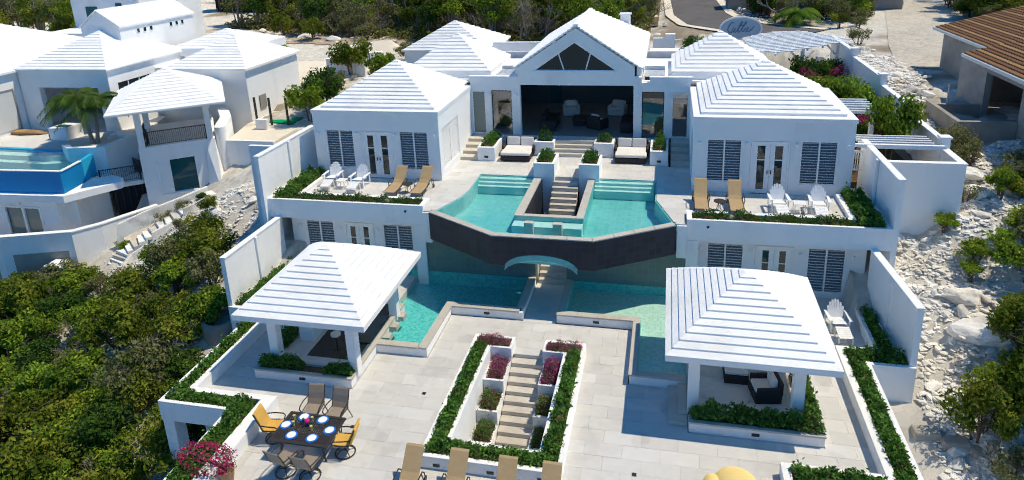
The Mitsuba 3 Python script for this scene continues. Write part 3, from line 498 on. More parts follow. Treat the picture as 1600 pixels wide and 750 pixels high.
    for i in range(6): part(sk, 'slat', bx(a-.03, b+.03, 39.3+i*.27, 39.42+i*.27, 7.80, 7.90), 'white_trim')
    part(villa, 'curb', cat([bx(a-.08, a-.04, 39.2, 41, 7.621, 7.86), bx(b+.04, b+.08, 39.2, 41, 7.621, 7.86), bx(a-.04, b+.04, 41.0, 42.6, 7.621, 8.1)]), 'white_stucco')
hp = uniq(villa+'__hip_roof'); put(hp, bx(-15.7, -8.3, 51.0, 58.2, 7.2, 7.28), 'roof_white'); stepped(hp, -15.7, -8.3, 51, 58.2, 7.3, 9.35, 10, ctr=(-11.9, 53.6), capf=.06, riser=.05)
part(villa, 'rear_block', bx(-15.5, -8.5, 51.2, 58, 2.5, 7.199), 'white_stucco'); part(villa, 'rear_block', bx(-8.49, 3, 47.2, 57, 2.5, 6.9), 'white_stucco')
for i in range(5): part(villa, 'roof_light', bx(-7.6+i*.75, -7.1+i*.75, 48.2, 51.5, 6.93, 7.0), 'grey_panel')
part(villa, 'rear_parapet', bx(-8.4, -2.8, 52.2, 52.5, 6.9, 7.75), 'white_stucco')
part(villa, 'rear_block', bx(3.75, 8.6, 47.2, 56, 2.5, 6.6), 'white_stucco')
# gable house
from shapely.geometry import MultiPolygon
gw = Polygon([(-4.15, F), (-4.15, 7.93), (-3.42, 7.93), (-3.42, 8.50), (0, 10.74), (3.3, 8.50), (3.3, 7.93), (3.72, 7.93), (3.72, F)])
tri = Polygon([(-2.55, 8.27), (2.35, 8.27), (-.1, 9.95)])
gw = gw.difference(unary_union([tri, sbox(-3.38, F-.1, 3.26, 7.43), sbox(-4.15, F-.1, -3.9, 7.08)]))
part(villa, 'gable_wall', xz(gw, 38.55, 38.9), 'white_stucco')
wn = uniq(villa+'__gable_window'); put(wn, xz(tri.buffer(.004).difference(tri.buffer(-.05)), 38.62, 38.72), 'white_trim')
part(wn, 'pane', xz(tri.buffer(-.045), 38.67, 38.68), 'dark_glass')
for xa, xb in ((-1.05, -.72), (.82, .52)):
    zt = 9.95-abs(xa+.1)*(1.68/2.45); part(wn, 'mullion', tube([[xb, 38.65, 8.28], [xa, 38.65, zt+.0]], .035, 4), 'white_trim')
# flank walls
wl = sbox(-6.42, F-.8, -4.152, 7.6).difference(unary_union([sbox(-6.36, F+.02, -5.5, 7.05), sbox(-5.15, F-.05, -3.8, 7.08)])); part(villa, 'flank_wall', xz(wl, 38.6, 38.9), 'white_stucco')
wr = sbox(3.722, F-.8, 6.42, 7.6).difference(unary_union([sbox(3.74, F-.05, 4.98, 7.07), sbox(5.4, F+.02, 6.34, 7.06)])); part(villa, 'flank_wall', xz(wr, 38.6, 38.9), 'white_stucco')
for (a, b), m in (((-6.36, -5.5), 'grey_glass'), ((5.4, 6.34), 'glass')):
    w = uniq(villa+'__window'); put(w, xz(sbox(a, F+.02, b, 7.05).difference(sbox(a+.07, F+.1, b-.07, 6.98)), 38.58, 38.68), 'white_trim'); part(w, 'pane', bx(a+.06, b-.06, 38.63, 38.64, F+.09, 6.99), m)
for a, b in ((-5.15, -3.92), (3.74, 4.98)):
    w = uniq(villa+'__glass_door'); put(w, cat([bx(a, a+.05, 38.7, 38.76, F, 7.05), bx(b-.05, b, 38.7, 38.76, F, 7.05), bx(a+.05, b-.05, 38.7, 38.76, 7.0, 7.05)]), 'black_metal'); part(w, 'pane', bx(a+.05, b-.05, 38.725, 38.735, F, 7.0), 'glass')
for x in (-5.3, -3.62, 3.5, 5.2): sconce(villa, x, 38.548 if abs(x) < 4 else 38.598, 6.75)
# gable roof : open shell of courses
rf = uniq(villa+'__gable_roof'); n = 15; hw, zr, ze, yb, yr = 3.75, 10.92, 8.42, 52.3, 46.4
def slabq(a, b, c, d, th): # quad a,b (low) c,d (high) as a slab
    P = np.array([a, b, c, d], float); return hull(np.vstack([P, P-[0, 0, th]]))
for i in range(n):
    t0, t1 = i/n, (i+1)/n+.012; zz = lambda t: ze+(zr-ze)*t
    w0, w1 = hw*(1-t0), hw*(1-min(t1, 1)); b0, b1 = yb+(yr-yb)*t0, yb+(yr-yb)*min(t1, 1); zA, zB = zz(i/n)+.05, zz((i+1)/n)+.006; y0 = 38.50
    ms = [slabq((sx*w0, y0, zA), (sx*w0, b0, zA), (sx*w1, b1, zB), (sx*w1, y0, zB), .10) for sx in (-1, 1)]
    ms.append(slabq((-w0, b0, zA), (w0, b0, zA), (w1, b1, zB), (-w1, b1, zB), .10)); part(rf, 'course', cat(ms), 'roof_white')
part(rf, 'ridge_cap', bx(-.12, .12, 38.49, 46.5, zr-.02, zr+.05), 'roof_white')
for s in (-1, 1): part(villa, 'hall_side_wall', bx(*sorted((s*3.42, s*3.68)), 38.905, 52, 7.3, 8.40), 'white_stucco')
part(villa, 'gutter', cat([bx(3.72, 3.84, 38.95, 52, 8.30, 8.42), bx(-3.84, -3.72, 38.95, 52, 8.30, 8.42)]), 'white_trim')
ch = part(villa, 'chimney', bx(1.75, 2.42, 49.8, 50.5, 8.5, 10.05), 'white_stucco'); part(ch, 'cap', bx(1.68, 2.5, 49.72, 50.58, 10.051, 10.15), 'white_trim')
# living room
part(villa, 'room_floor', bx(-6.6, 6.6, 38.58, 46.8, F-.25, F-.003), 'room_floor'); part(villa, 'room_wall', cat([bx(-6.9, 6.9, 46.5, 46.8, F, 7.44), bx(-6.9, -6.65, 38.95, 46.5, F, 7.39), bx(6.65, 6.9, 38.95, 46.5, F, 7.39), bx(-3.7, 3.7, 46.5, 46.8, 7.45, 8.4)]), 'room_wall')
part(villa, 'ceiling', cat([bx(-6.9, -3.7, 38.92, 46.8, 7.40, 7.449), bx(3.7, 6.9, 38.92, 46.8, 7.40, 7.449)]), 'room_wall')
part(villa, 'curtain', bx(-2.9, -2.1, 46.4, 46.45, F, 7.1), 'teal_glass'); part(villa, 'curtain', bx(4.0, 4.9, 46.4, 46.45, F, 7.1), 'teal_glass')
# porch, steps from house to deck
part(villa, 'porch', bx(-5.3, 5.3, 37.9, 38.545, D-.3, F-.004), 'paver_1')
k = thing('entrance_steps', 'broad pale steps from the deck up to the living room', 'steps')
for i in range(4): part(k, 'step', bx(-1.13, 1.1, 36.86+.26*i, 37.895, D+.187*i+(.001 if i else -.04), D+.187*(i+1)), 'step_stone')
for s, nm in ((-1, 'left'), (1, 'right')):
    k = thing('side_steps', 'narrow pale steps beside the %s wing up to the living room' % nm, 'steps'); a, b = sorted((s*5.41, s*6.41))
    for i in range(4): part(k, 'step', bx(a, b, 35.76+.6*i, 38.59, D+.187*i+(.001 if i else -.04), D+.187*(i+1)), 'step_stone')
def boxplanter(label, x0, x1, y0, y1, z0, z1, hl, seed):
    k = thing('box_planter', label, 'planter'); part(k, 'wall', ext(sbox(x0, y0, x1, y1).difference(sbox(x0+.13, y0+.2, x1-.13, y1-.12)), z0, z1), 'white_stucco'); part(k, 'soil', bx(x0+.132, x1-.132, y0+.202, y1-.122, z1-.3, z1-.1), 'soil')
    hedge(hl, [(x0+.2, x1-.2, y0+.3, y1-.2, z1-.1)], seed=seed, cols=[(.07, .17, .025), (.10, .22, .04), (.05, .12, .02)], size=.13, dens=750, top=.55, name='shrub_planting'); return k
k = boxplanter('white box planter beside the left side steps', -5.38, -4.36, 35.75, 38.2, D, 4.4, 'leafy green plants in the planter beside the left side steps', 101); part(k, 'wall_light', bx(-4.98, -4.76, 35.72, 35.748, 3.78, 3.9), 'black_metal')
k = boxplanter('white box planter in front of the right side steps', 4.3, 5.26, 35.9, 38.2, D, 4.4, 'leafy green plants in the planter in front of the right side steps', 102); part(k, 'wall_light', bx(4.67, 4.89, 35.87, 35.898, 3.78, 3.9), 'black_metal')
boxplanter('white box planter left of the entrance steps', -2.33, -1.16, 37.0, 38.2, D, 4.42, 'leafy green plant left of the entrance steps', 103)
boxplanter('white box planter right of the entrance steps', 1.14, 2.25, 37.0, 38.2, D, 4.42, 'leafy green plant right of the entrance steps', 104)
boxplanter('tall white planter at the left head of the pool stair', -1.66, -.56, 33.36, 35.1, 1.2, 4.4, 'leafy green plant in the tall planter at the left head of the pool stair', 105)
boxplanter('tall white planter at the right head of the pool stair', .74, 1.8, 33.36, 35.1, 1.2, 4.4, 'leafy green plant in the tall planter at the right head of the pool stair', 106)
# ------------------------------------------------------------------ upper pool
k = thing('swimming_pool', 'turquoise two armed upper pool with a dark tiled front wall', 'pool')
part(k, 'floor', ext(POOLW.buffer(.02, join_style=2), 2.6, 2.8), 'pool_tile')
part(k, 'basin_wall', ext(pool_env.difference(POOLW).difference(well), 2.36, 3.55), 'pool_tile')
scene[uniq(k+'__water')] = ply(pool_grid(POOLW, 3.565, amp=.011, seed=9), 'water', smooth=True)
for s in (-1, 1):
    for i, d in enumerate((.0, .24, .48)):
        a, b = sorted((s*1.60, s*4.62)); part(k, 'step', bx(a, b, 33.18-d, 33.49, 2.81, 3.50-.13*i), 'pool_step')
part(k, 'bench', bx(-1.62, 1.56, 27.7, 28.3, 2.81, 3.36), 'pool_step')
for x in (-.78, .52): part(k, 'stone_block', bx(x-.2, x+.2, 27.42, 27.69, 2.81, 3.66), 'coping_stone')
OP = np.array(OUTER); 
def off(P, w): 
    L = LineString(P).parallel_offset(w, 'left'); return np.array(L.coords)
IN = np.array([(-5.62, 28.52), (-2.08, 26.42), (2.16, 26.42), (5.5, 28.47)])
for j in range(3):
    n = max(1, int(round(np.linalg.norm(OP[j+1]-OP[j])/1.0)))
    for i in range(n):
        a, b = i/n+.003, (i+1)/n-.003; part(k, 'coping', ext(Polygon([OP[j]+(OP[j+1]-OP[j])*a, OP[j]+(OP[j+1]-OP[j])*b, IN[j]+(IN[j+1]-IN[j])*b, IN[j]+(IN[j+1]-IN[j])*a]), 3.551, 3.60), 'coping_stone')
copings(k, [(-1.43, 33.45), (-1.43, 28.32)], .4, 3.551, 3.61); copings(k, [(1.40, 28.32), (1.40, 33.45)], .34, 3.551, 3.61); copings(k, [(-1.2, 28.45), (1.22, 28.45)], .26, 3.551, 3.61)
part(k, 'well_lining', cat([bx(-1.228, -1.20, 28.62, 33.4, .6, 3.54), bx(1.20, 1.228, 28.62, 33.4, .6, 3.54), bx(-1.2, 1.2, 28.6, 28.63, 2.3, 3.54)]), 'dark_tile')
# dark front wall with arch
OPo = np.array([(-5.74, 28.17), (-2.17, 26.07), (2.25, 26.07), (5.64, 28.12)]); INo = np.array([(-5.6, 28.4), (-2.1, 26.3), (2.18, 26.3), (5.5, 28.35)])
for j in (0, 2): part(k, 'front_wall', ext(Polygon([OPo[j], OPo[j+1], INo[j+1], INo[j]]), 2.22, 3.549), 'dark_tile')
u = np.linspace(-1, 1, 25); arch = Polygon([(-2.169, 2.22), (-1.52, 2.22)]+[(x*1.5, 2.25+.55*math.sqrt(max(0, 1-x*x*.98))) for x in u]+[(1.52, 2.22), (2.249, 2.22), (2.249, 3.549), (-2.169, 3.549)])
part(k, 'front_wall', xz(arch, 26.072, 26.3), 'dark_tile')
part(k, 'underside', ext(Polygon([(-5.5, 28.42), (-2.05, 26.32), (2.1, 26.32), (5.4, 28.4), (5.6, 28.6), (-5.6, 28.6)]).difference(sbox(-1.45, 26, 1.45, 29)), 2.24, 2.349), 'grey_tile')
part(k, 'canopy_glass', cat([hull([(x0*1.58, y, 2.13+.62*math.sqrt(1-x0*x0*.97)+dz) for x0 in (u[i], u[i+1]) for y, dz in ((25.92, -.15), (26.06, 0.02), (25.92, -.135), (26.06, .035))]) for i in range(24)]), 'glass_green')
part(k, 'canopy_trim', tube([(x*1.59, 25.91, 1.98+.60*math.sqrt(1-x*x*.97)) for x in u], .015, 5), 'glass_green')
struct('retaining_wall', cat([bx(-6.09, -.74, 28.52, 28.8, -1.0, 2.20), bx(.74, 6.09, 28.52, 28.8, -1.0, 2.20), bx(-6.09, -5.8, 28.52, 28.8, 2.2, 3.24), bx(5.8, 6.09, 28.52, 28.8, 2.2, 3.24)]), 'grey_tile')
struct('walkway', ext(sbox(-.72, 25.345, .72, 29.4), -.05, -.002), 'concrete')
part(k, 'tunnel_wall', cat([bx(-.74, -.7, 28.81, 33.3, 0, 1.3), bx(.74, .78, 28.81, 33.3, 0, .78)]), 'step_stone')
sp = thing('pool_staircase', 'long flight of pale stone steps running down between the two pool arms into the tunnel', 'stairs')
N = 17
for i in range(N):
    z = 3.6-3.6*(i+1)/(N+1); y = 33.62-.29*i; part(sp, 'step', bx(-.64, .72, y-.31, y, z-.205, z), 'step_stone')
part(sp, 'string', yz(Polygon([(33.4, 2.9), (33.4, 2.0), (29.2, -.4), (28.8, -.3)]), -.54, .68), 'step_stone')
for x, nm in ((-.67, 'left'), (.77, 'right')):
    g = thing('glass_balustrade', 'low clear glass balustrade on the %s of the pool stair' % nm, 'balustrade'); part(g, 'pane', hull([(x+dx, y, z) for dx in (-.008, .008) for y, z in ((31.0, 1.6), (31.0, 2.7), (29.2, .3), (29.2, 1.5))]), 'glass')
    for y in (31.0, 30.1, 29.2): part(g, 'post', bx(x-.018, x+.018, y-.018, y+.018, (y-29)*.7, 1.4+(y-29.2)*.68), 'grey_panel')
struct('pit_floor', bx(-1.2, -.65, 28.9, 33.3, 1.3, 1.5), 'coping_stone'); struct('pit_floor', bx(.73, 1.2, 28.9, 33.3, .6, .8), 'coping_stone')
for s in (-1, 1): part(k, 'end_wall', bx(*sorted((s*5.68, s*6.09)), 28.22, 28.515, 2.0, 3.54), 'white_stucco')
# ------------------------------------------------------------------ furniture
def panel(profile, x0, x1, th, y=1):   # curved sling: profile of (y,z)
    P = np.array(profile, float); v = []; f = []
    d = np.gradient(P, axis=0); nr = np.c_[-d[:, 1], d[:, 0]]; nr /= np.linalg.norm(nr, axis=1, keepdims=True)
    poly = Polygon(np.vstack([P+nr*th/2, (P-nr*th/2)[::-1]])); return yz(poly, x0, x1)
seatp = [(-1.2, .34), (-.8, .33), (-.3, .36), (.1, .38)]; backp = [(.1, .38), (.3, .5), (.6, .78), (.82, 1.0), (.9, 1.02)]
lo = [('seat', panel(seatp, -.29, .29, .03), 'sling_tan', False), ('backrest', panel(backp, -.29, .29, .03), 'sling_tan', False)]
for s in (-1, 1):
    lo += [('rail', tube([(s*.31, y, z) for y, z in seatp], .022), 'dark_metal', False), ('leg', tube([(s*.31, -.95, .33), (s*.31, -1.0, .02)], .02), 'dark_metal', False), ('leg', tube([(s*.33, .35, .4), (s*.33, .5, .02)], .02), 'dark_metal', False),
           ('arm', tube([(s*.34, -.35, .34), (s*.38, -.3, .5), (s*.38, 0, .58), (s*.38, .3, .56), (s*.38, .45, .4), (s*.36, .55, .05)], .022), 'dark_metal', False)]
lo += [('wheel', rot(tr(cyl(0, 0, -.02, .02, .09, 14), 0, 0, 0), 90, ax=(0, 1, 0)), 'dark_metal', False)]
lo[-1] = ('wheel', tr(lo[-1][1], .36, .55, .09), 'dark_metal', False)
lounger = proto(lo)
for x, y, z, lab in ((-8.27, 30.75, D, 'tan sling lounger on the left deck, the one further from the pool'), (-6.9, 30.8, D, 'tan sling lounger on the left deck, the one nearer the pool'), (6.76, 30.5, D, 'tan sling lounger on the right deck, the one nearer the pool'), (8.28, 30.45, D, 'tan sling lounger on the right deck, the one nearer the white chairs'),
                     (-2.25, 15.5, 0, 'tan lounger at the bottom edge, leftmost of the row of four'), (-.82, 15.55, 0, 'tan lounger at the bottom edge, second from the left of four'), (.72, 15.5, 0, 'tan lounger at the bottom edge, third from the left of four'), (2.06, 15.5, 0, 'tan lounger at the bottom edge, rightmost of the row of four')):
    stamp(lounger, 'sun_lounger', lab, 'sun lounger', place(x, y, z, 0, 1.0))
stb = [('top', cyl(0, 0, .46, .49, .27, 24), 'dark_metal', False)]+[('leg', tube([(.1*math.cos(a), .1*math.sin(a), .46), (.14*math.cos(a), .14*math.sin(a), .22), (.24*math.cos(a), .24*math.sin(a), 0)], .015), 'dark_metal', False) for a in (0, 2.1, 4.2)]
stb = proto(stb)
stamp(stb, 'side_table', 'round dark side table between the two loungers on the left deck', 'side table', place(-7.62, 30.5, D)); stamp(stb, 'side_table', 'round dark side table between the two loungers on the right deck', 'side table', place(7.57, 30.0, D))
ad = []
for i in range(7):
    x = (i-3)*.088; h = .78-.018*abs(i-3)**2*1.6
    m = tr(hull([(a, b, z) for a in (-.04, .04) for b in (-.01, .01) for z in (0, h-.03)]+[(a, b, h) for a in (-.02, .02) for b in (-.01, .01)]), x*.8, 0, 0); m = rot(m, -x*22, at=(x*.8, 0, 0), ax=(0, 1, 0)) if False else rot(m, x*28, at=(x*.8, 0, 0), ax=(0, 1, 0)); m = rot(m, -24, ax=(1, 0, 0)); ad.append(('back_slat', tr(m, 0, .22, .28), 'plastic_white', False))
for i in range(6): ad.append(('seat_slat', rot(bx(-.27, .27, -.38+i*.105, -.38+i*.105+.09, .36, .38), -8, at=(0, 0, .36), ax=(1, 0, 0)), 'plastic_white', False))
for s in (-1, 1): ad += [('arm', hull([(s*.30, -.42, .56), (s*.44, -.42, .56), (s*.42, .42, .54), (s*.33, .42, .54), (s*.30, -.42, .585), (s*.44, -.42, .585), (s*.42, .42, .565), (s*.33, .42, .565)]), 'plastic_white', False), ('leg', bx(s*.31, s*.34, -.40, -.28, 0, .558), 'plastic_white', False), ('rear_leg', hull([(s*.29, -.36, .36), (s*.29, -.36, .26), (s*.29, .55, .0), (s*.29, .45, .0), (s*.31, -.36, .36), (s*.31, -.36, .26), (s*.31, .55, .0), (s*.31, .45, .0)]), 'plastic_white', False), ('arm_post', bx(s*.35, s*.38, .3, .38, .1, .54), 'plastic_white', False)]
ad = proto(ad)
ot = [('slat', rot(bx(-.25, .25, -.32+i*.105, -.32+i*.105+.09, .33, .35), 12, at=(0, 0, .33), ax=(1, 0, 0)), 'plastic_white', False) for i in range(6)]+[('leg', bx(s*.23, s*.26, y, y+.06, 0, .32), 'plastic_white', False) for s in (-1, 1) for y in (-.3, .2)]
ot = proto(ot)
tbl = proto([('slat', bx(-.24, .24, -.24+i*.1, -.24+i*.1+.085, .42, .445), 'plastic_white', False) for i in range(5)]+[('leg', bx(sx*.2, sx*.23, sy*.2, sy*.23, 0, .42), 'plastic_white', False) for sx in (-1, 1) for sy in (-1, 1)])
for x, y, z, rz, w in ((-12.15, 31.3, D, 4, 'left deck, nearer the privacy wall'), (-10.55, 31.15, D, 0, 'left deck, nearer the loungers'), (10.15, 30.5, D, 3, 'right deck, nearer the loungers'), (11.85, 30.5, D, -3, 'right deck, nearer the privacy wall'), (12.15, 26.75, 0, 4, 'lower right patio behind the right pavilion')):
    stamp(ad, 'slatted_armchair', 'white slatted garden armchair with fan back on the '+w, 'garden chair', place(x, y, z, rz, 1.05)); a = math.radians(rz); stamp(ot, 'footrest', 'white slatted footrest of the armchair on the '+w, 'footrest', place(x+math.sin(a)*.85, y-.85, z, rz, 1.05))
for x, y, z, w in ((-11.38, 30.75, D, 'between the white armchairs on the left deck'), (11.0, 30.3, D, 'between the white armchairs on the right deck'), (11.35, 26.5, 0, 'beside the white armchair on the lower right patio')): stamp(tbl, 'slatted_table', 'small square white slatted table '+w, 'side table', place(x, y, z))
# double daybeds
db = [('base', soft(-.85, .85, -1.0, .95, .03, .34, .05), 'wicker', False), ('back_frame', soft(-.92, .92, .78, 1.0, .3, .88, .06), 'wicker', False), ('side_frame', soft(-.95, -.84, -.1, .95, .2, .62, .04), 'wicker', False), ('side_frame', soft(.84, .95, -.1, .95, .2, .62, .04), 'wicker', False),
      ('seat_cushion', soft(-.82, .82, -.25, .62, .345, .50, .06), 'cushion', 35), ('foot_cushion', soft(-.86, .86, -1.02, -.29, .345, .53, .08), 'cushion', 35)]
for s in (-1, 1): db.append(('back_cushion', rot(soft(s*.02 if s > 0 else -.80, .80 if s > 0 else -.02, .50, .68, .5, 1.0, .07), -16, at=(0, .55, .5), ax=(1, 0, 0)), 'cushion', 35))
db = proto(db)
stamp(db, 'daybed', 'double wicker daybed with off white cushions left of the entrance steps', 'daybed', place(-3.2, 36.75, D)); stamp(db, 'daybed', 'double wicker daybed with off white cushions right of the entrance steps', 'daybed', place(3.25, 37.0, D))
# dining set
def dchair(seatm, backm, swivel=False, pad=False):
    sp_ = [(-.27, .47), (0, .44), (.22, .45)]; bp_ = [(.22, .45), (.30, .62), (.36, .82), (.44, 1.02), (.48, 1.06)]
    L = [('seat', panel(sp_, -.25, .25, .03 if not pad else .07), seatm, False), ('backrest', panel(bp_, -.26, .26, .025 if not pad else .06), backm, False)]
    if pad: L += [('pad_roll', rot(tr(soft(-.25, .25, -.04, .04, -.06, .06, .035), 0, .29+.045*i, .55+.12*i), 0), backm, 35) for i in range(4)]
    for s in (-1, 1):
        L += [('frame', tube([(s*.27, .47, 1.05), (s*.28, .36, .8), (s*.28, .24, .47), (s*.28, -.27, .47)], .018), 'dark_metal', False), ('arm', tube([(s*.29, .30, .68), (s*.33, .05, .68), (s*.33, -.2, .66), (s*.32, -.27, .6), (s*.30, -.22, .48)], .02), 'dark_metal', False)]
        if not swivel: L += [('leg', tube([(s*.28, -.25, .47), (s*.30, -.30, .0)], .018), 'dark_metal', False), ('leg', tube([(s*.28, .22, .47), (s*.30, .42, .0)], .018), 'dark_metal', False)]
    if swivel:
        L += [('post', cyl(0, 0, .12, .44, .04, 12), 'dark_metal', False)]+[('base_ring', tube([(.30*math.cos(a), .30*math.sin(a), .03) for a in np.linspace(0, 6.283, 25)], .02), 'dark_metal', False)]+[('spoke', tube([(0, 0, .14), (.15*math.cos(a), .15*math.sin(a), .16), (.30*math.cos(a), .30*math.sin(a), .03)], .016), 'dark_metal', False) for a in (.8, 2.36, 3.93, 5.5)]
    return proto(L)
c_s, c_w, c_y = dchair('sling_grey', 'sling_grey'), dchair('sling_grey', 'sling_grey', True), dchair('cushion_yellow', 'cushion_yellow', True, True)
TX, TY = -6.17, 16.76
for x, y, r, P, lab in ((-6.68, 17.98, 4, c_s, 'grey brown sling dining chair behind the table, left of the pair'), (-5.78, 17.95, -3, c_s, 'grey brown sling dining chair behind the table, right of the pair'), (-7.58, 16.95, 98, c_y, 'yellow padded swivel chair at the left end of the dining table'), (-4.9, 16.72, -84, c_y, 'yellow padded swivel chair at the right end of the dining table'), (-6.42, 15.62, 170, c_w, 'grey brown swivel dining chair in front of the table, left of the pair'), (-5.55, 15.58, 176, c_w, 'grey brown swivel dining chair in front of the table, right of the pair')):
    stamp(P, 'dining_chair', lab, 'dining chair', place(x, y, 0, r, 1.08))
k = thing('dining_table', 'dark metal lattice dining table laid with blue and white plates', 'dining table')
part(k, 'rim', ext(sbox(TX-1.0, TY-.68, TX+1.0, TY+.68).buffer(.03).difference(sbox(TX-.93, TY-.61, TX+.93, TY+.61)), .69, .73), 'dark_metal')
ls = [bx(TX-.93+i*.0775, TX-.93+i*.0775+.05, TY-.61, TY+.61, .70, .712) for i in range(24)]+[bx(TX-.93, TX+.93, TY-.61+i*.0763, TY-.61+i*.0763+.05, .712, .724) for i in range(16)]
part(k, 'lattice', cat(ls), 'dark_metal', kind='stuff')
for sx in (-1, 1):
    for sy in (-1, 1): part(k, 'leg', tube([(TX+sx*.85, TY+sy*.55, .69), (TX+sx*.72, TY+sy*.45, .35), (TX+sx*.82, TY+sy*.52, 0)], .03), 'dark_metal')
plate = proto([('charger', hull(np.vstack([cyl(0, 0, 0, .012, .19, 28, .205).vertices])), 'blue_glaze', False), ('plate', cyl(0, 0, .0125, .028, .125, 28, .15), 'china', False)])
for x, y, w in ((-7.0, 16.8, 'in front of the left yellow chair'), (-6.58, 17.25, 'at the back left of the dining table'), (-5.88, 17.22, 'at the back right of the dining table'), (-5.42, 16.8, 'in front of the right yellow chair'), (-5.82, 16.36, 'at the front right of the dining table'), (-6.56, 16.38, 'at the front left of the dining table')): stamp(plate, 'plate', 'white plate on a bright blue charger '+w, 'plate', place(x, y, .732))
k = thing('flower_vase', 'small vase with a bright pink bloom at the centre of the dining table', 'vase'); part(k, 'vase', cyl(-6.25, 16.88, .732, .86, .045, 14, .06), 'teal_glass'); part(k, 'bloom', trimesh.creation.icosphere(2, .09).apply_translation((-6.25, 16.88, .92)), 'pink_bloom')
for i, (x, y, m) in enumerate(((-6.2, 17.12, 'gold'), (-6.72, 16.82, 'gold'), (-6.02, 16.72, 'gold'), (-6.85, 17.1, 'gold'), (-6.45, 16.98, 'teal_glass'), (-6.1, 16.9, 'teal_glass'))):
    k = thing('goblet', 'small %s goblet among the plates on the dining table' % ('golden' if m == 'gold' else 'teal glass'), 'glass', 'golden goblets on the table' if m == 'gold' else 'teal goblets on the table'); part(k, 'bowl', cyl(x, y, .80, .90, .03, 12, .05), m); part(k, 'stem', cyl(x, y, .732, .80, .03, 10, .012), m)
k = thing('lounge_cushion', 'pale yellow rounded lounge cushion at the bottom edge of the terrace', 'cushion')
b = trimesh.creation.icosphere(3, 1.0); v = b.vertices.copy(); v = v*[.62, .55, .34]; part(k, 'seat', trimesh.Trimesh(v+[7.35, 17.22, .34], b.faces), 'pale_yellow', smooth=True)
b2 = trimesh.creation.icosphere(3, 1.0); part(k, 'side_roll', trimesh.Trimesh(b2.vertices*[.30, .5, .30]+[6.68, 16.95, .30], b2.faces), 'pale_yellow', smooth=True)
part(k, 'piping', tube([(7.35+.625*math.cos(a), 17.22+.555*math.sin(a), .34) for a in np.linspace(0, 6.283, 40)], .012, 5), 'cushion_yellow')
k = thing('flower_pot', 'terracotta pot overflowing with magenta bougainvillea at the left edge of the terrace', 'potted plant'); part(k, 'pot', cyl(-8.05, 14.95, 0, .45, .18, 20, .26), 'terracotta')
r = np.random.default_rng(77); n = 1500; dirs = r.normal(size=(n, 3)); dirs /= np.linalg.norm(dirs, axis=1, keepdims=True); P = dirs*r.uniform(.55, 1, (n, 1))**.5*[1.0, .62, .5]*(1+.35*(meshkit.noise(dirs*3, 3)[:, None]-.5)); P += [-8.75, 14.95, .72]
leafpart(k, 'flowers', leaves(P[:1000], .095, r, [(.50, .025, .12), (.38, .015, .09), (.62, .06, .20)]), kind='stuff'); leafpart(k, 'foliage', leaves(P[1000:]*[1, 1, .95], .10, r, [(.08, .15, .03), (.14, .18, .06)]), kind='stuff'); part(k, 'stems', cat([tube([(-8.05, 14.95, .4), (-8.05+.5*(p[0]+8.05), 14.95, .7), p], .012, 4) for p in P[:24]]), 'trunk_brown', kind='stuff')
for z, L in ((3.69, ((-8.25, 28.9, 'in the left front deck planter'), (7.9, 28.9, 'in the right front deck planter'))),):
    for x, y, w in L:
        k = thing('rock', 'rounded grey blue stone set %s' % w, 'rock'); s_ = trimesh.creation.icosphere(2, .2); s_.vertices *= [1.2, .9, .8]; put(k, tr(s_, x, y, z+.05), 'concrete', smooth=True)
# ------------------------------------------------------------------ right side : perimeter wall, box, pergolas
def stepwall(label, segs, x):
    k = thing('perimeter_wall', label, 'wall')
    for i, (y0, y1, z) in enumerate(segs):
        part(k, 'wall', bx(x-.11, x+.11, y0+.21, y1-.21, 1.5, z-.06), 'white_stucco'); part(k, 'coping', bx(x-.15, x+.15, y0+.21, y1-.21, z-.058, z), 'white_trim')
        part(k, 'pillar', bx(x-.2, x+.2, y0-.2, y0+.2, 1.5, z+.12), 'white_stucco'); part(k, 'pillar_cap', bx(x-.25, x+.25, y0-.25, y0+.25, z+.121, z+.2), 'white_trim')
stepwall('long white stepped garden wall with pillars beside the rocky strip on the right', [(34.0, 39.2, 6.0), (39.2, 44.2, 6.4), (44.2, 51.2, 6.85), (51.2, 58.0, 7.2)], 17.8)
k = thing('garden_wall', 'big plain white corner wall standing on the stone slope at the right', 'wall')
part(k, 'wall', cat([bx(14.55, 17.92, 31.6, 31.82, .5, 5.6), bx(17.68, 17.92, 31.82, 33.8, 1.5, 5.6)]), 'white_stucco'); part(k, 'coping', cat([bx(14.55, 17.96, 31.56, 31.86, 5.602, 5.66), bx(17.64, 17.96, 31.86, 33.8, 5.602, 5.66)]), 'white_trim')
struct('garden_ground', cat([bx(13.6, 17.6, 34.0, 56, 3.0, 3.75), bx(14.5, 17.6, 31.9, 33.99, 2.5, 3.2)]), 'soil')
k = thing('slatted_screen', 'low slatted white pergola between the right wing and the garden wall', 'pergola')
for i in range(6): part(k, 'slat', bx(14.1, 17.4, 33.2+i*.36, 33.3+i*.36, 5.75, 5.86), 'pergola_white')
part(k, 'beam', bx(13.7, 17.5, 32.96, 33.12, 5.87, 6.02), 'white_trim'); part(k, 'gate', cat([bx(13.62, 14.2, 33.3, 33.34, 4.6, 4.68), bx(13.62, 14.2, 33.3, 33.34, 5.5, 5.58)]+[bx(13.62+i*.09, 13.65+i*.09, 33.3, 33.34, 4.68, 5.5) for i in range(7)]), 'white_trim')
k = thing('slatted_screen', 'small slatted white pergola on the far side of the right wing', 'pergola')
for i in range(6): part(k, 'slat', bx(13.3, 15.6, 36.3+i*.5, 36.42+i*.5, 6.6, 6.74), 'pergola_white')
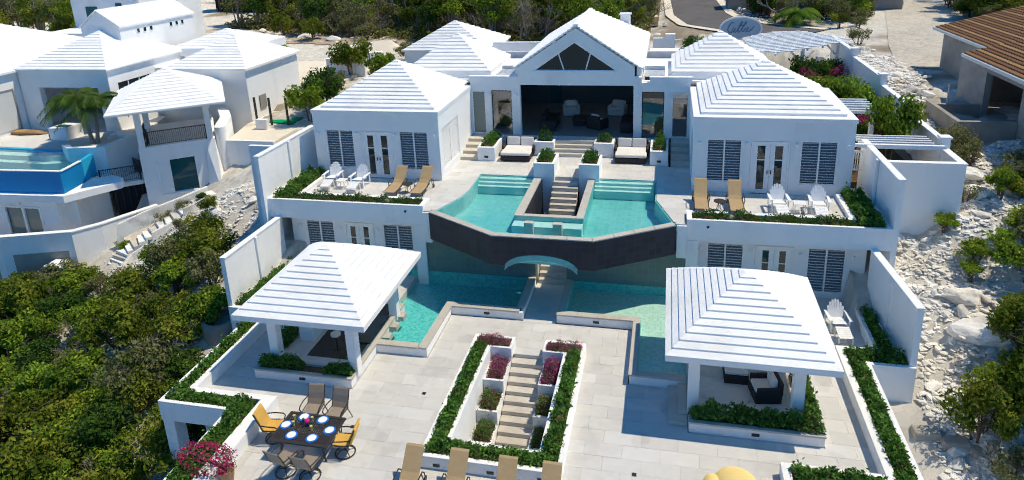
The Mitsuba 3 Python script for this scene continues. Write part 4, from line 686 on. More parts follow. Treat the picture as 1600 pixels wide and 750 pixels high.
part(k, 'post', bx(15.2, 15.4, 36.4, 36.6, 3.6, 6.45), 'white_trim'); part(k, 'beam', bx(15.2, 15.38, 36.3, 39.0, 6.451, 6.598), 'white_trim')
k = thing('slatted_screen', 'small slatted white pergola on the far side of the left wing', 'pergola')
for i in range(5): part(k, 'slat', bx(-15.4, -13.3, 38.5+i*.5, 38.62+i*.5, 6.3, 6.42), 'pergola_white')
part(k, 'beam', bx(-15.3, -15.15, 38.3, 41, 6.15, 6.298), 'white_trim'); part(k, 'post', bx(-15.3, -15.1, 38.6, 38.8, 3.2, 6.148), 'white_trim')
k = thing('garden_wall', 'short white wall with slatted gate left of the left wing', 'wall'); part(k, 'wall', cat([bx(-16.2, -14.6, 30.2, 30.4, 1.0, 5.95), bx(-14.6, -13.6, 33.9, 34.1, 2.5, 5.9)]), 'white_stucco')
for i in range(6): part(k, 'slat', bx(-15.9, -13.9, 35.0, 35.06, 3.9+i*.28, 4.08+i*.28), 'pergola_white')
for i in range(9): part(k, 'gate_bar', bx(-14.2+i*.07, -14.17+i*.07, 33.6, 33.64, 4.6, 5.6), 'white_trim')
# big pergola
k = thing('pergola', 'big white lattice pergola over the entrance garden behind the right wing', 'pergola')
PG = Polygon([(11.2, 51.4), (10.8, 57), (13.0, 59.8), (16, 60.6), (18.9, 56.2), (16.9, 54.0), (14.2, 51.6), (12.6, 50.2)])
for i in range(13):
    g = LineString([(9+i*.95-4, 48-4*1.1), (9+i*.95+2, 66)]).intersection(PG)
    if g.length > .3: part(k, 'rafter', ext(g.buffer(.055, cap_style=2), 7.0, 7.16), 'pergola_white')
for i in range(22):
    a = 49.6+i*.6; g = LineString([(8, a-2.0), (22, a+4.0)]).intersection(PG)
    if g.length > .3: part(k, 'slat', ext(g.buffer(.13, cap_style=2), 7.162, 7.22), 'pergola_white')
for x, y in ((14.6, 52.2), (17.6, 55.2), (12.3, 57), (16, 59.6)):
    part(k, 'post', bx(x-.11, x+.11, y-.11, y+.11, 3.6, 6.99), 'white_trim')
    part(k, 'brace', cat([tube([(x, y, 6.1), (x+dx, y+dy, 6.98)], .07, 4) for dx, dy in ((.8, .25), (-.8, -.25))]), 'white_trim')
# entrance gate, sign, front wall by road
k = thing('entrance_sign', 'oval pale blue sign with dark handwritten lettering by the road', 'sign'); SY = 63.0
g = np.linspace(0, 2*np.pi, 40, endpoint=False); el = Polygon(np.c_[11.35+1.75*np.cos(g), 7.12+.98*np.sin(g)]); part(k, 'board', xz(el, SY, SY+.15), 'sign_blue'); part(k, 'rim', xz(el.buffer(.06).difference(el.buffer(-.07)), SY-.04, SY+.16), 'white_trim')
def stroke(pts, r=.036):
    P = np.array(pts, float); t = np.linspace(0, 1, len(P)); tt = np.linspace(0, 1, len(P)*6)
    from scipy.interpolate import CubicSpline
    Q = CubicSpline(t, P)(tt); return tube(np.c_[Q[:, 0], np.full(len(tt), SY-.03), Q[:, 1]], r, 5)
sc = [stroke([(10.75, 7.55), (10.58, 7.62), (10.35, 7.35), (10.25, 7.0), (10.4, 6.75), (10.65, 6.85)]), stroke([(10.62, 6.95), (10.8, 7.15), (10.86, 7.0), (10.72, 6.85), (10.9, 6.8), (11.05, 7.05)]), stroke([(11.0, 6.85), (11.2, 7.2), (11.45, 7.6), (11.38, 7.68), (11.2, 7.3), (11.12, 6.85), (11.3, 6.85)]), stroke([(11.3, 6.85), (11.5, 7.2), (11.8, 7.62), (11.68, 7.6), (11.5, 7.2), (11.45, 6.9), (11.6, 6.85)]), stroke([(11.6, 6.85), (11.85, 7.15), (11.98, 7.1), (11.8, 6.9), (12.0, 6.85), (12.3, 7.1), (12.45, 7.25)]), stroke([(11.2, 7.32), (11.7, 7.4)], .03)]
part(k, 'lettering', cat(sc), 'sign_ink'); part(k, 'post', cat([bx(10.4, 10.55, SY+.02, SY+.12, 4, 6.4), bx(12.2, 12.35, SY+.02, SY+.12, 4, 6.4)]), 'white_trim')
k = thing('entrance_wall', 'low white wall and railing beside the road behind the gable', 'wall'); part(k, 'wall', cat([bx(3.9, 5.0, 57.9, 58.2, 3.5, 7.1), bx(14.4, 17.5, 66.2, 66.45, 4.3, 6.3)]), 'white_stucco'); part(k, 'pillar', bx(4.9, 5.7, 57.7, 58.4, 3.5, 7.45), 'white_stucco')
k = thing('arched_gate', 'white arched metal gate beside the planted bed behind the gable', 'gate'); part(k, 'rail', tube([(5.7, 58, 6.95), (7.2, 58, 7.0), (8.1, 58, 6.75), (8.5, 58, 6.3)], .05), 'white_trim')
for i in range(14): part(k, 'bar', bx(5.8+i*.2, 5.83+i*.2, 57.98, 58.02, 4.8, 6.95-max(0, i-9)*.12), 'white_trim')
# ------------------------------------------------------------------ unfinished house with brown tile roof
bh = thing('unfinished_house', 'unfinished grey concrete house with brown tiled roof at the right edge', 'house')
part(bh, 'wall', bx(25.5, 42, 48.6, 57.5, 3.5, 7.55), 'concrete')
wopen = yz(sbox(30, 3.0, 48.2, 7.55).difference(sbox(40.0, 4.3, 44.4, 7.1)), 23.4, 23.75); part(bh, 'wall', wopen, 'block')
part(bh, 'wall', cat([bx(23.76, 42, 47.9, 48.2, 3.5, 7.55), bx(27.5, 27.8, 39, 48, 3.5, 7.5)]), 'concrete'); part(bh, 'wall', bx(23.76, 27.5, 30, 39.4, 2.5, 7.54), 'concrete')
rngb = np.random.default_rng(9); nb = 0
for j in range(19):
    for i in range(14):
        y0 = 33.6+i*.42+(j % 2)*.21; z0 = 3.3+j*.22
        if y0 < 39.5: part(bh, 'block', bx(23.385-rngb.uniform(0, .012), 23.42, y0, y0+.405, z0, z0+.205), 'block'); nb += 1
part(bh, 'timber_prop', bx(24.6, 24.75, 40.8, 40.95, 4.3, 7.4), 'timber'); part(bh, 'slab', bx(23.5, 27.5, 39.5, 47.8, 3.4, 4.5), 'concrete')
def tiled(parent, P0, u, v, nu, nv, lu, lv, m):          # rows of roof tiles
    k = uniq(parent+'__tile_roof'); P0, u, v = map(np.array, (P0, u, v)); nrm = np.cross(u, v); nrm = nrm/np.linalg.norm(nrm); 
    if nrm[2] < 0: nrm = -nrm
    put(k, hull([P0+a*u*lu+b*v*lv-nrm*c for a in (0, 1) for b in (0, 1) for c in (.0, .12)]), 'roof_tile_b')
    prof = np.array([(0, .015), (.22, .06), (.5, .075), (.78, .06)]); uu = np.concatenate([(i+prof[:, 0])/nu for i in range(nu)]+[[1.0]]); hh = np.r_[np.tile(prof[:, 1], nu), .015]; n_ = len(uu)
    for j in range(nv):
        lo_, hi_ = j/nv, (j+1.12)/nv; rows = [P0+uu[:, None]*u*lu+v*lv*lo_+nrm*(hh[:, None]*0-.02), P0+uu[:, None]*u*lu+v*lv*lo_+nrm*(hh[:, None]+.07), P0+uu[:, None]*u*lu+v*lv*hi_+nrm*hh[:, None]]
        V = np.vstack(rows); q = np.arange(n_-1); Fc = np.vstack([np.c_[q+o, q+1+o, q+1+n_+o] for o in (0, n_)]+[np.c_[q+o, q+1+n_+o, q+n_+o] for o in (0, n_)])
        part(k, 'tile_row', trimesh.Trimesh(V, Fc, process=False), m[j % len(m)])
sl = .26
tiled(bh, (25.1, 47.0, 7.75), (0, 1, 0), (1, 0, sl), 34, 30, 11.2, 9.0, ['roof_tile_a', 'roof_tile_b', 'roof_tile_c', 'roof_tile_b'])
tiled(bh, (23.0, 29.5, 7.75), (0, 1, 0), (1, 0, sl), 52, 35, 17.4, 10.5, ['roof_tile_a', 'roof_tile_b', 'roof_tile_c', 'roof_tile_b'])
part(bh, 'eave_board', bx(22.85, 23.0, 29.5, 46.9, 7.58, 7.78), 'grey_panel'); part(bh, 'eave_film', bx(23.001, 23.2, 29.5, 46.9, 7.74, 7.80), 'blue_film'); part(bh, 'eave_board', bx(24.95, 25.1, 47.0, 58.3, 7.58, 7.78), 'grey_panel'); part(bh, 'eave_film', bx(25.101, 25.3, 47.0, 58.3, 7.74, 7.80), 'blue_film')
k = thing('block_enclosure', 'low grey block enclosure in front of the unfinished house', 'wall'); part(k, 'wall', cat([bx(20.5, 20.75, 39.9, 44.8, 3.0, 5.3), bx(20.75, 23.38, 39.9, 40.15, 3.0, 5.3), bx(20.75, 23.38, 44.55, 44.8, 3.0, 5.1)]), 'concrete'); part(k, 'floor', bx(20.76, 23.38, 40.16, 44.54, 3.2, 4.2), 'dark_void')
k = thing('standing_pipe', 'thin pale pipe standing by the grey block enclosure', 'pipe'); put(k, tube([(22.2, 46.2, 4), (22.2, 46.2, 6.0)], .05), 'grey_panel')
k = thing('concrete_slab', 'pale flat concrete slab lying tilted beside the grey enclosure', 'slab'); put(k, rot(bx(19.6, 21.3, 45.6, 48.0, 4.35, 4.55), 12, at=(20, 46, 4.4), ax=(.3, 1, 0)), 'concrete')
k = thing('block_wall', 'grey concrete block building far behind the pergola', 'building'); part(k, 'wall', bx(22, 32.2, 90, 96, 4, 9.6), 'block')
for j in range(14):
    for i in range(24): 
        if (i*7+j*3) % 5 < 4 and j*.4+4.6 < 9.5: part(k, 'block', bx(22.0+i*.42+(j % 2)*.2, 22.0+i*.42+(j % 2)*.2+.40, 89.97, 89.999, 4.6+j*.4, 4.6+j*.4+.37), 'block')
part(k, 'shed', bx(12.5, 22, 92, 96, 4, 8.6), 'concrete')
# ------------------------------------------------------------------ neighbouring white villa (left)
nv = thing('villa', 'neighbouring white villa with glass sided pool on the left', 'house')
ZN = 3.6
fw = xz(sbox(-40.5, ZN-2, -32.9, 8.0).difference(sbox(-38.9, ZN, -33.9, 6.75)), 39.4, 39.8); part(nv, 'front_wall', fw, 'white_stucco')
part(nv, 'side_wall', yz(sbox(39.8, ZN-2, 47.5, 8.0).difference(sbox(40.2, 5.6, 43.5, 6.95)), -33.2, -32.9), 'white_stucco'); w = uniq(nv+'__window'); put(w, bx(-33.1, -33.08, 40.2, 43.5, 5.6, 6.95), 'dark_glass'); part(w, 'mullion', cat([bx(-33.0, -32.94, 41.2, 41.27, 5.6, 6.95), bx(-33.0, -32.94, 42.3, 42.37, 5.6, 6.95)]), 'white_trim')
part(nv, 'porch_back', cat([bx(-40.4, -33.3, 43.6, 43.9, ZN, 7.9), bx(-40.49, -40.2, 39.81, 43.6, ZN, 7.9)]), 'white_stucco'); part(nv, 'porch_window', bx(-38.5, -36.0, 43.56, 43.599, ZN+.1, 6.4), 'grey_glass'); part(nv, 'porch_ceiling', bx(-40.2, -33.21, 39.81, 43.6, 7.2, 7.3), 'white_stucco')
rf = uniq(nv+'__hip_roof'); put(rf, bx(-40.75, -32.65, 39.15, 47.8, 8.001, 8.09), 'roof_white'); stepped(rf, -40.7, -32.7, 39.2, 47.75, 8.11, 10.25, 13, ctr=(-36.6, 43.4), riser=.03, capf=.05)
# block to the far left : lit wall faces right
part(nv, 'annex', bx(-60, -40.6, 33.5, 50, ZN-2, 7.9), 'white_stucco'); part(nv, 'sliding_panel', bx(-40.599, -40.55, 35.0, 38.7, ZN+.3, 6.7), 'grey_panel'); part(nv, 'panel_frame', cat([bx(-40.598, -40.5, 34.9, 34.99, ZN+.2, 6.8), bx(-40.598, -40.5, 38.71, 38.8, ZN+.2, 6.8), bx(-40.598, -40.5, 34.99, 38.71, 6.71, 6.8)]), 'concrete')
rf = uniq(nv+'__hip_roof'); put(rf, bx(-60.3, -40.3, 33.2, 50.3, 7.901, 8.0), 'roof_white'); stepped(rf, -60.3, -40.3, 33.2, 50.3, 8.02, 10.5, 16, ctr=(-49.5, 46.5), riser=.03, capf=.05)
# right hip block
part(nv, 'wing', bx(-30.5, -24.4, 42.8, 50.0, 1.5, 7.35), 'white_stucco'); part(nv, 'link', bx(-32.89, -30.5, 44, 50, 1.5, 7.3), 'white_stucco')
rf = uniq(nv+'__hip_roof'); put(rf, bx(-31.0, -24.1, 42.5, 50.3, 7.351, 7.46), 'roof_white'); stepped(rf, -31.0, -24.1, 42.5, 50.3, 7.48, 9.3, 12, ctr=(-27.9, 47.2), riser=.03, capf=.05)
rf = uniq(nv+'__hip_roof'); put(rf, bx(-34, -27, 47, 53, 7.6, 8.2), 'roof_white'); stepped(rf, -34, -27, 47.1, 53, 8.22, 9.4, 7, riser=.03)
# clerestory
g5 = Polygon([(-38.4, 7.9), (-38.4, 10.4), (-36.75, 11.55), (-35.0, 10.4), (-35.0, 7.9)]); part(nv, 'clerestory', xz(g5, 43.6, 52), 'white_stucco')
rf = uniq(nv+'__gable_roof'); put(rf, cat([hull([(-36.75, y, 11.62), (-34.85, y, 10.36), (-34.85, y, 10.5), (-36.75, y, 11.75)][:4]+[(-36.75, y2, z) for y2 in (43.5, 52.1) for z in (11.62, 11.75)]+[(-34.85, y2, z) for y2 in (43.5, 52.1) for z in (10.36, 10.5)]) for y in (43.5,)]+[hull([(-36.75, y2, z) for y2 in (43.5, 52.1) for z in (11.6, 11.74)]+[(-38.55, y2, z) for y2 in (43.5, 52.1) for z in (10.36, 10.5)])]), 'roof_white')
for y in (45.3, 46.0, 46.7, 49.0, 49.7, 50.4): w = uniq(nv+'__small_window'); put(w, cat([bx(-35.0, -34.96, y-.02, y+.34, 9.72, 9.76), bx(-35.0, -34.96, y-.02, y+.34, 10.08, 10.12), bx(-35.0, -34.96, y-.02, y+.02, 9.76, 10.08), bx(-35.0, -34.96, y+.30, y+.34, 9.76, 10.08)]), 'white_trim'); part(w, 'pane', bx(-34.998, -34.98, y+.02, y+.30, 9.76, 10.08), 'dark_glass')
part(nv, 'tower', bx(-55.3, -47.1, 60, 69.5, 3, 13.5), 'white_stucco'); part(nv, 'tower_window', bx(-53.6, -52.2, 59.95, 59.998, 8.6, 10.4), 'teal_glass'); part(nv, 'tower_window', bx(-49.9, -49.2, 59.95, 59.998, 9.9, 10.7), 'teal_glass'); part(nv, 'tower_terrace', bx(-55.3, -47, 55.5, 59.9, 3, 8.3), 'white_stucco'); part(nv, 'tower_window', bx(-47.099, -47.05, 63, 65.5, 10.2, 11.2), 'grey_glass')
# deck and pool
ndk = Polygon([(-60, 30), (-38, 30.2), (-38.5, 35.4), (-33.5, 35.1), (-31, 36.1), (-29.7, 34.5), (-29.4, 37.6), (-32.2, 39.4), (-60, 39.4)]); part(nv, 'pool_deck', ext(Polygon([(-60, 35.3), (-38.4, 35.3), (-33.6, 35.1), (-31, 36.1), (-30.2, 38.0), (-32.4, 43.6), (-60, 43.6)]), 3.0, ZN), 'paver_1')
npw = Polygon([(-46, 30.5), (-29.95, 31.35), (-30.35, 33.3), (-31.2, 35.9), (-33.6, 35.0), (-38.6, 35.2), (-46, 35.4)])
kp = thing('swimming_pool', 'bright blue pool with a clear acrylic front on the neighbouring villa', 'pool')
part(kp, 'floor', ext(npw.buffer(.05), 1.9, 2.2), 'pool_tile'); part(kp, 'back_wall', ext(LineString([(-46, 35.4), (-38.6, 35.22), (-33.6, 35.05), (-31.2, 35.95), (-30.35, 33.35)]).buffer(.12), 2.2, 3.58), 'acrylic_pool_tile')
part(kp, 'step', ext(Polygon([(-39, 34.4), (-33.7, 34.3), (-31.5, 35.2), (-31.3, 35.8), (-33.6, 34.95), (-38.6, 35.1)]), 2.2, 3.35), 'pool_step'); part(kp, 'step', ext(Polygon([(-39, 33.9), (-33.6, 33.8), (-31.3, 34.6), (-31.5, 35.2), (-33.7, 34.3), (-39, 34.4)]), 2.2, 3.05), 'pool_step')
scene[uniq(kp+'__water')] = ply(pool_grid(npw, 3.52, seed=12), 'water', smooth=True)
part(kp, 'acrylic_panel', ext(LineString([(-46, 30.45), (-29.9, 31.32), (-30.28, 33.25)]).buffer(.05, join_style=2), 2.201, 3.56), 'acrylic'); part(kp, 'inner_wall', ext(LineString([(-46, 31.35), (-30.5, 32.1), (-30.75, 33.4)]).buffer(.05, join_style=2), 2.2, 3.2), 'acrylic_pool_tile')
copings(kp, [(-46, 30.5), (-29.9, 31.36)], .2, 3.561, 3.61, m='white_trim'); copings(kp, [(-29.86, 31.3), (-30.26, 33.2)], .2, 3.561, 3.61, m='white_trim')
led = Polygon([(-46, 30.0), (-29.6, 30.9), (-27.9, 33.6), (-28.3, 34.2), (-30.3, 34.9), (-30.5, 33.4), (-30.0, 31.4), (-46, 30.5)]); part(nv, 'ledge', ext(led, 1.75, 2.19), 'white_stucco')
part(nv, 'pool_box', ext(npw.intersection(sbox(-60, 32.2, -20, 40)), -2.5, 1.899), 'white_stucco')
# lower front wall with french door
part(nv, 'lower_wall', wall_holes(-46, -30.9, -1.5, 1.749, [(-34.95, -32.2, -1.2, 1.0), (-39, -36.6, -1.2, 1.0)], 31.5, 31.8), 'white_stucco')
for a, b in ((-34.85, -32.3), (-38.9, -36.7)): 
    w = uniq(nv+'__french_door'); put(w, cat([bx(a-.1, a, 31.45, 31.55, -1.2, 1.1), bx(b, b+.1, 31.45, 31.55, -1.2, 1.1), bx((a+b)/2-.08, (a+b)/2+.08, 31.5, 31.6, -1.2, 1.0), bx(a, b, 31.45, 31.55, 1.0, 1.1)]), 'white_trim'); part(w, 'pane', bx(a, b, 31.6, 31.62, -1.2, 1.0), 'grey_glass')
part(nv, 'wall_lamp', cat([cyl(-33.6, 31.35, 1.2, 1.6, .1, 10)]), 'white_trim')
part(nv, 'recess_wall', ext(LineString([(-30.9, 31.8), (-30.15, 34.6)]).buffer(.1), -1.5, 1.76), 'white_stucco')
tp = LineString([(-46, 28.0), (-32.35, 28.75), (-28.6, 30.0), (-27.7, 31.2), (-26.3, 34.3)])
part(nv, 'terrace_parapet', ext(tp.buffer(.14, cap_style=2, join_style=2), -3.6, .37), 'white_stucco'); part(nv, 'parapet_cap', ext(tp.buffer(.19, cap_style=2, join_style=2), .372, .44), 'white_trim')
part(nv, 'lower_terrace', ext(Polygon([(-46, 28), (-32.35, 28.75), (-28.6, 30), (-27.7, 31.2), (-26.3, 34.3), (-28, 36), (-31, 31.8), (-46, 31.5)]).buffer(-.16), -1.45, -1.2), 'paver_1')
from shapely.ops import substring
for a, b in ((14.2, 17.3), (10.2, 13.2)): part(nv, 'undercroft_opening', ext(substring(tp, a, b).buffer(.155, cap_style=2, join_style=2), -2.5, -.75), 'concrete')
part(nv, 'undercroft_slab', bx(-29.6, -28.4, 28.6, 29.5, -1.35, -1.2), 'white_stucco')
# pavilion tower on the right of the pool (turned)
ang = math.degrees(math.atan2(.594, .804)); O = np.array([-26.67, 34.75]); eu, ev = np.array([.804, .594]), np.array([-.594, .804])
def lc(m): return tr(rot(m, ang), O[0], O[1], 0)      # local x along the front, local y to the back
part(nv, 'balcony_base', lc(wall_holes(-.45, 4.0, -1.4, 4.05, [(1.15, 2.62, .85, 3.05)], 0, .3)), 'white_stucco')
w = uniq(nv+'__window'); put(w, lc(bx(1.15, 2.62, .2, .22, .85, 3.05)), 'teal_glass'); part(w, 'sill', lc(bx(.4, 3.3, -.06, -.001, .72, .82)), 'white_trim'); part(w, 'frame', lc(bx(.4, .46, -.05, -.001, .82, 3.1)), 'white_trim'); part(w, 'frame', lc(bx(3.24, 3.3, -.05, -.001, .82, 3.1)), 'white_trim')
part(nv, 'tower_side', lc(cat([bx(3.7, 4.0, .31, 6.0, 0, 4.05), bx(-.45, -.15, .31, 6, -1.4, 4.05)])), 'white_stucco'); part(nv, 'balcony_floor', lc(bx(-.14, 3.69, .31, 6.5, 3.6, 3.95)), 'paver_2')
part(nv, 'tower_buttress', lc(hull([(3.4, -.01, 3.9), (4.0, -.01, 4.0), (4.0, -.9, .2), (3.2, -.4, .2), (4.0, .3, 4.0), (4.3, .5, .2)])), 'white_stucco')
for x, y in ((-.2, .15), (3.75, .15), (-.2, 5.2), (3.75, 5.2)): part(nv, 'balcony_column', lc(bx(x-.18, x+.18, y-.14, y+.14, 4.051, 6.5)), 'white_stucco')
rf = uniq(nv+'__pavilion_roof'); put(rf, lc(bx(-1.75, 4.95, -1.0, 7.2, 6.45, 6.54)), 'roof_white')
_hull = hull
def hull(pts): return lc(_hull(pts))
stepped(rf, -1.78, 4.98, -1.03, 7.23, 6.56, 8.45, 12, riser=.03, capf=.05)
hull = _hull
def railing(parent, name, pts, h, m='black_metal', bal=.11):
    ms = []; L = LineString([p[:2] for p in pts]); n = int(L.length/bal); zs = np.array([p[2] for p in pts]); dd = np.r_[0, np.cumsum(np.linalg.norm(np.diff(np.array(pts)[:, :2], axis=0), axis=1))]
    top = [(*L.interpolate(d).coords[0], np.interp(d, dd, zs)) for d in dd]
    k = part(parent, name, cat([tube([(a, b, c+h) for a, b, c in top], .03, 4), tube([(a, b, c+.1) for a, b, c in top], .02, 4)]), m)
    for d in np.linspace(0, L.length, max(2, int(L.length/1.9)+1)): x, y = L.interpolate(d).coords[0]; z = np.interp(d, dd, zs); part(k, 'post', bx(x-.035, x+.035, y-.035, y+.035, z, z+h+.04), m)
    for d in np.linspace(0, L.length, n): x, y = L.interpolate(d).coords[0]; z = np.interp(d, dd, zs); ms.append(bx(x-.012, x+.012, y-.012, y+.012, z+.1, z+h))
    part(k, 'balusters', cat(ms), m, kind='stuff'); return k
def w2(x, y): p = O+eu*x+ev*y; return p
q = [(*w2(0, .12), 4.05), (*w2(3.55, .12), 4.05)]; railing(nv, 'railing', q, .95)
q = [(*w2(3.8, .4), 4.0), (*w2(3.8, 5.0), 4.0)]; railing(nv, 'railing', q, .95); q = [(*w2(-.2, .4), 4.0), (*w2(-.2, 3.0), 4.0)]; railing(nv, 'railing', q, .95)
railing(nv, 'railing', [(-30.0, 34.15, 1.6), (-28.2, 35.5, 1.6)], 1.0); railing(nv, 'railing', [(-29.9, 36.9, 1.6), (-28.4, 36.2, 1.6), (-28.1, 35.6, 2.4), (-27.2, 35.6, 4.0)], .95)
part(nv, 'small_balcony', ext(Polygon([(-30.1, 34.0), (-28.1, 35.5), (-28.6, 37.2), (-30.6, 36.2)]), 1.3, 1.58), 'white_stucco'); part(nv, 'dark_door', ext(LineString([(-29.7, 34.75), (-28.2, 35.9)]).buffer(.04), -.9, 1.28), 'dark_void')
for i in range(5): a = .1+.2*i; part(nv, 'door_bar', ext(LineString([(-29.8, 34.6), (-28.2, 35.75)]).interpolate(a, normalized=True).buffer(.035), -.9, 1.27), 'black_metal')
# tree planter wall, right hand low walls
part(nv, 'planter_wall', ext(Polygon([(-33.2, 34.9), (-32.2, 34.3), (-29.8, 34.8), (-29.9, 37.9), (-32, 38.2), (-31.2, 36.0)]).difference(Polygon([(-32.8, 35.1), (-32.1, 34.6), (-30.2, 35.1), (-30.3, 37.3), (-31.3, 37.4)])), 1.6, 4.0), 'white_stucco'); part(nv, 'planter_soil', ext(Polygon([(-32.8, 35.1), (-32.1, 34.6), (-30.2, 35.1), (-30.3, 37.3), (-31.3, 37.4)]), 1.6, 3.8), 'sand')
part(nv, 'curved_wall', ext(LineString([(-23.6, 38.0), (-24.8, 40.4), (-26.4, 42.4)]).buffer(.35), 1.0, 4.6), 'white_stucco'); part(nv, 'side_terrace', ext(Polygon([(-23.3, 38.13), (-19.8, 38.13), (-20, 49.9), (-24.38, 49.9), (-24.3, 42)]), 2.0, 3.6), 'sand')
part(nv, 'low_wall', bx(-22.75, -21.9, 40.7, 41.05, 1.5, 4.3), 'white_stucco'); part(nv, 'retaining_wall', bx(-23.35, -19.75, 37.9, 38.12, 1.0, 3.66), 'white_stucco'); part(nv, 'meter_box', bx(-24.38, -24.3, 44.0, 44.8, 4.2, 5.2), 'concrete')
k = thing('spa_tub', 'square white spa tub with teal top on the pool deck of the neighbouring villa', 'hot tub'); part(k, 'body', bx(-36.3, -34.9, 37.0, 38.4, ZN+.001, 4.45), 'plastic_white'); part(k, 'cover', bx(-36.1, -35.1, 37.3, 37.9, 4.451, 4.47), 'teal_glass'); part(k, 'foot', bx(-36.5, -36.35, 37.1, 37.3, 3.601, 4.0), 'dark_metal')
k = thing('tarpaulin', 'crumpled rust yellow heap lying on the neighbouring pool deck', 'tarpaulin'); g_ = np.random.default_rng(4); put(k, hull(np.c_[-39.4+g_.normal(0, .7, 40), 38.2+g_.normal(0, .25, 40), 3.6+np.abs(g_.normal(0, .15, 40))]), 'rust')
k = thing('ground_mat', 'bright green mat with posts beside the neighbouring villa', 'mat'); part(k, 'mat', ext(Polygon([(-23.8, 45.0), (-22.74, 42.3), (-20.7, 42.0), (-20.9, 44.2), (-21.6, 44.6), (-21.7, 46.0), (-23.0, 46.3)]), 3.601, 3.70), 'green_mat')
for x, y in ((-23.4, 41.9), (-22.2, 41.8), (-20.95, 41.9), (-22.6, 49.5)): part(k, 'post', bx(x-.06, x+.06, y-.06, y+.06, 3.4, 5.6), 'dark_metal')
k = thing('garden_wall', 'low white boundary wall at the edge of the sandy courtyard', 'wall'); part(k, 'wall', bx(-24.2, -20.6, 54.4, 54.7, 3.8, 6.0), 'white_stucco'); part(k, 'gate_post', cat([bx(-21.7, -21.6, 53.9, 54.0, 3.8, 6.6), bx(-19.9, -19.8, 53.9, 54.0, 3.8, 6.6)]), 'rust')
k = thing('roundabout_kerb', 'low curved white kerb in the sandy courtyard', 'kerb'); a_ = np.linspace(1.6, 5.4, 30); put(k, ext(LineString(np.c_[-24.2+3.0*np.cos(a_), 64.6+3.4*np.sin(a_)]).buffer(.22), 4.4, 5.35), 'white_stucco'); struct('sand_bank', hull(np.vstack([cyl(-23.8, 64.8, 4.8, 4.83, 2.7, 24).vertices, [[-23, 66, 5.9], [-24.5, 65.8, 5.75]]])), 'sand')
# far buildings
fb = thing('house', 'dark fronted building among the trees behind the neighbouring villa', 'house'); part(fb, 'wall', bx(-66, -54, 98, 106, 4, 6.0), 'concrete'); part(fb, 'dark_front', bx(-65.5, -54.5, 97.9, 97.99, 5.2, 9.5), 'dark_void'); part(fb, 'roof', bx(-67, -53, 97, 107, 9.6, 9.9), 'concrete'); part(fb, 'wall', bx(-66, -54, 98.2, 106, 6.01, 9.59), 'dark_void')
for i in range(4): part(fb, 'post', bx(-65+i*3.3, -64.7+i*3.3, 97.5, 97.8, 4.6, 9.59), 'trunk_brown')
fh = thing('house', 'distant white house with glass front and columns at the top left corner', 'house'); part(fh, 'wall', bx(-104, -77, 92, 104, 3, 9.5), 'white_stucco'); part(fh, 'roof', bx(-105, -75.5, 91, 105, 9.51, 9.9), 'roof_white')
for i in range(9): w = uniq(fh+'__window'); put(w, bx(-103.5+i*2.9, -101.2+i*2.9, 91.95, 91.999, 4.5, 8.6), 'grey_glass' if i % 2 else 'teal_glass'); part(w, 'frame', cat([bx(-103.6+i*2.9, -103.5+i*2.9, 91.9, 91.999, 4.4, 8.7), bx(-101.2+i*2.9, -101.1+i*2.9, 91.9, 91.999, 4.4, 8.7)]), 'white_trim')
for i in range(7): part(fh, 'column', bx(-103+i*4, -102.5+i*4, 89.2, 89.7, 3, 9.509), 'white_trim')
k = thing('safety_net', 'orange safety net stretched behind the neighbouring roofs', 'net'); put(k, bx(-66, -56, 70.9, 70.95, 5.7, 6.1), 'orange_net')
# ------------------------------------------------------------------ rocks
def rockmesh(seed, sub=2, rough=.34):
    r = np.random.default_rng(seed); d = r.normal(size=(11+5*sub, 3)); d /= np.linalg.norm(d, axis=1, keepdims=True); m = hull(d*r.uniform(.36, .56, (len(d), 1))*r.uniform([.85, .7, .5], [1.35, 1.1, .8]))
    if sub > 2:
        for _ in range(3): m = m.subdivide()
        v = m.vertices.copy(); n_ = v/np.linalg.norm(v, axis=1, keepdims=True); v = v+n_*((meshkit.fbm(v*5+seed, 4, seed)-.5)*rough*.55)[:, None]; m = trimesh.Trimesh(v, m.faces)
    return m
for i in range(7): group('rock_shape_%d' % i, rockmesh(i+3), 'rock')
r = np.random.default_rng(21); mats_ = []
def scatter_rocks(n, poly, smin, smax, label, group_, seed, pw=2.2, name='rock'):
    r = np.random.default_rng(seed); x0, y0, x1, y1 = poly.bounds; c = 0
    while c < n:
        x, y = r.uniform(x0, x1), r.uniform(y0, y1)
        if not poly.contains(Point(x, y)): continue
        s = smin+(smax-smin)*r.uniform()**pw; z = float(ht([x], [y])[0])+s*.12; lb = label if not callable(label) else label(x, y, s); k = thing(name, lb, 'rock', group_ if not callable(label) else lb.replace('rock', 'rocks', 1))
        inst(k, 'rock_shape_%d' % r.integers(7), T4().translate([x, y, z]).rotate([0, 0, 1], r.uniform(0, 360)).rotate([1, 0, 0], r.uniform(-25, 25)).scale([s, s*r.uniform(.7, 1), s*r.uniform(.6, 1)])); c += 1
slopeR = Polygon([(14.5, 18.5), (14.4, 27.5), (15.0, 31.2), (18.4, 31.4), (18.4, 37), (19.8, 39), (19.9, 36), (22, 31), (22, 24), (19, 19)])
stripR = Polygon([(18.2, 35), (18.2, 62), (23.5, 62), (24.0, 56), (22.6, 50), (20.3, 45), (20.2, 36)])
scatter_rocks(130, slopeR, .28, .95, lambda x, y, s: '%s limestone rock on the right slope, %s' % ('big' if s > .62 else 'middling' if s > .42 else 'small', 'below the corner wall' if y > 29 else 'beside the lower privacy wall' if x < 16.5 and y > 23.5 else 'near the bottom right corner' if y < 23.5 else 'around the largest boulders'), None, 31)
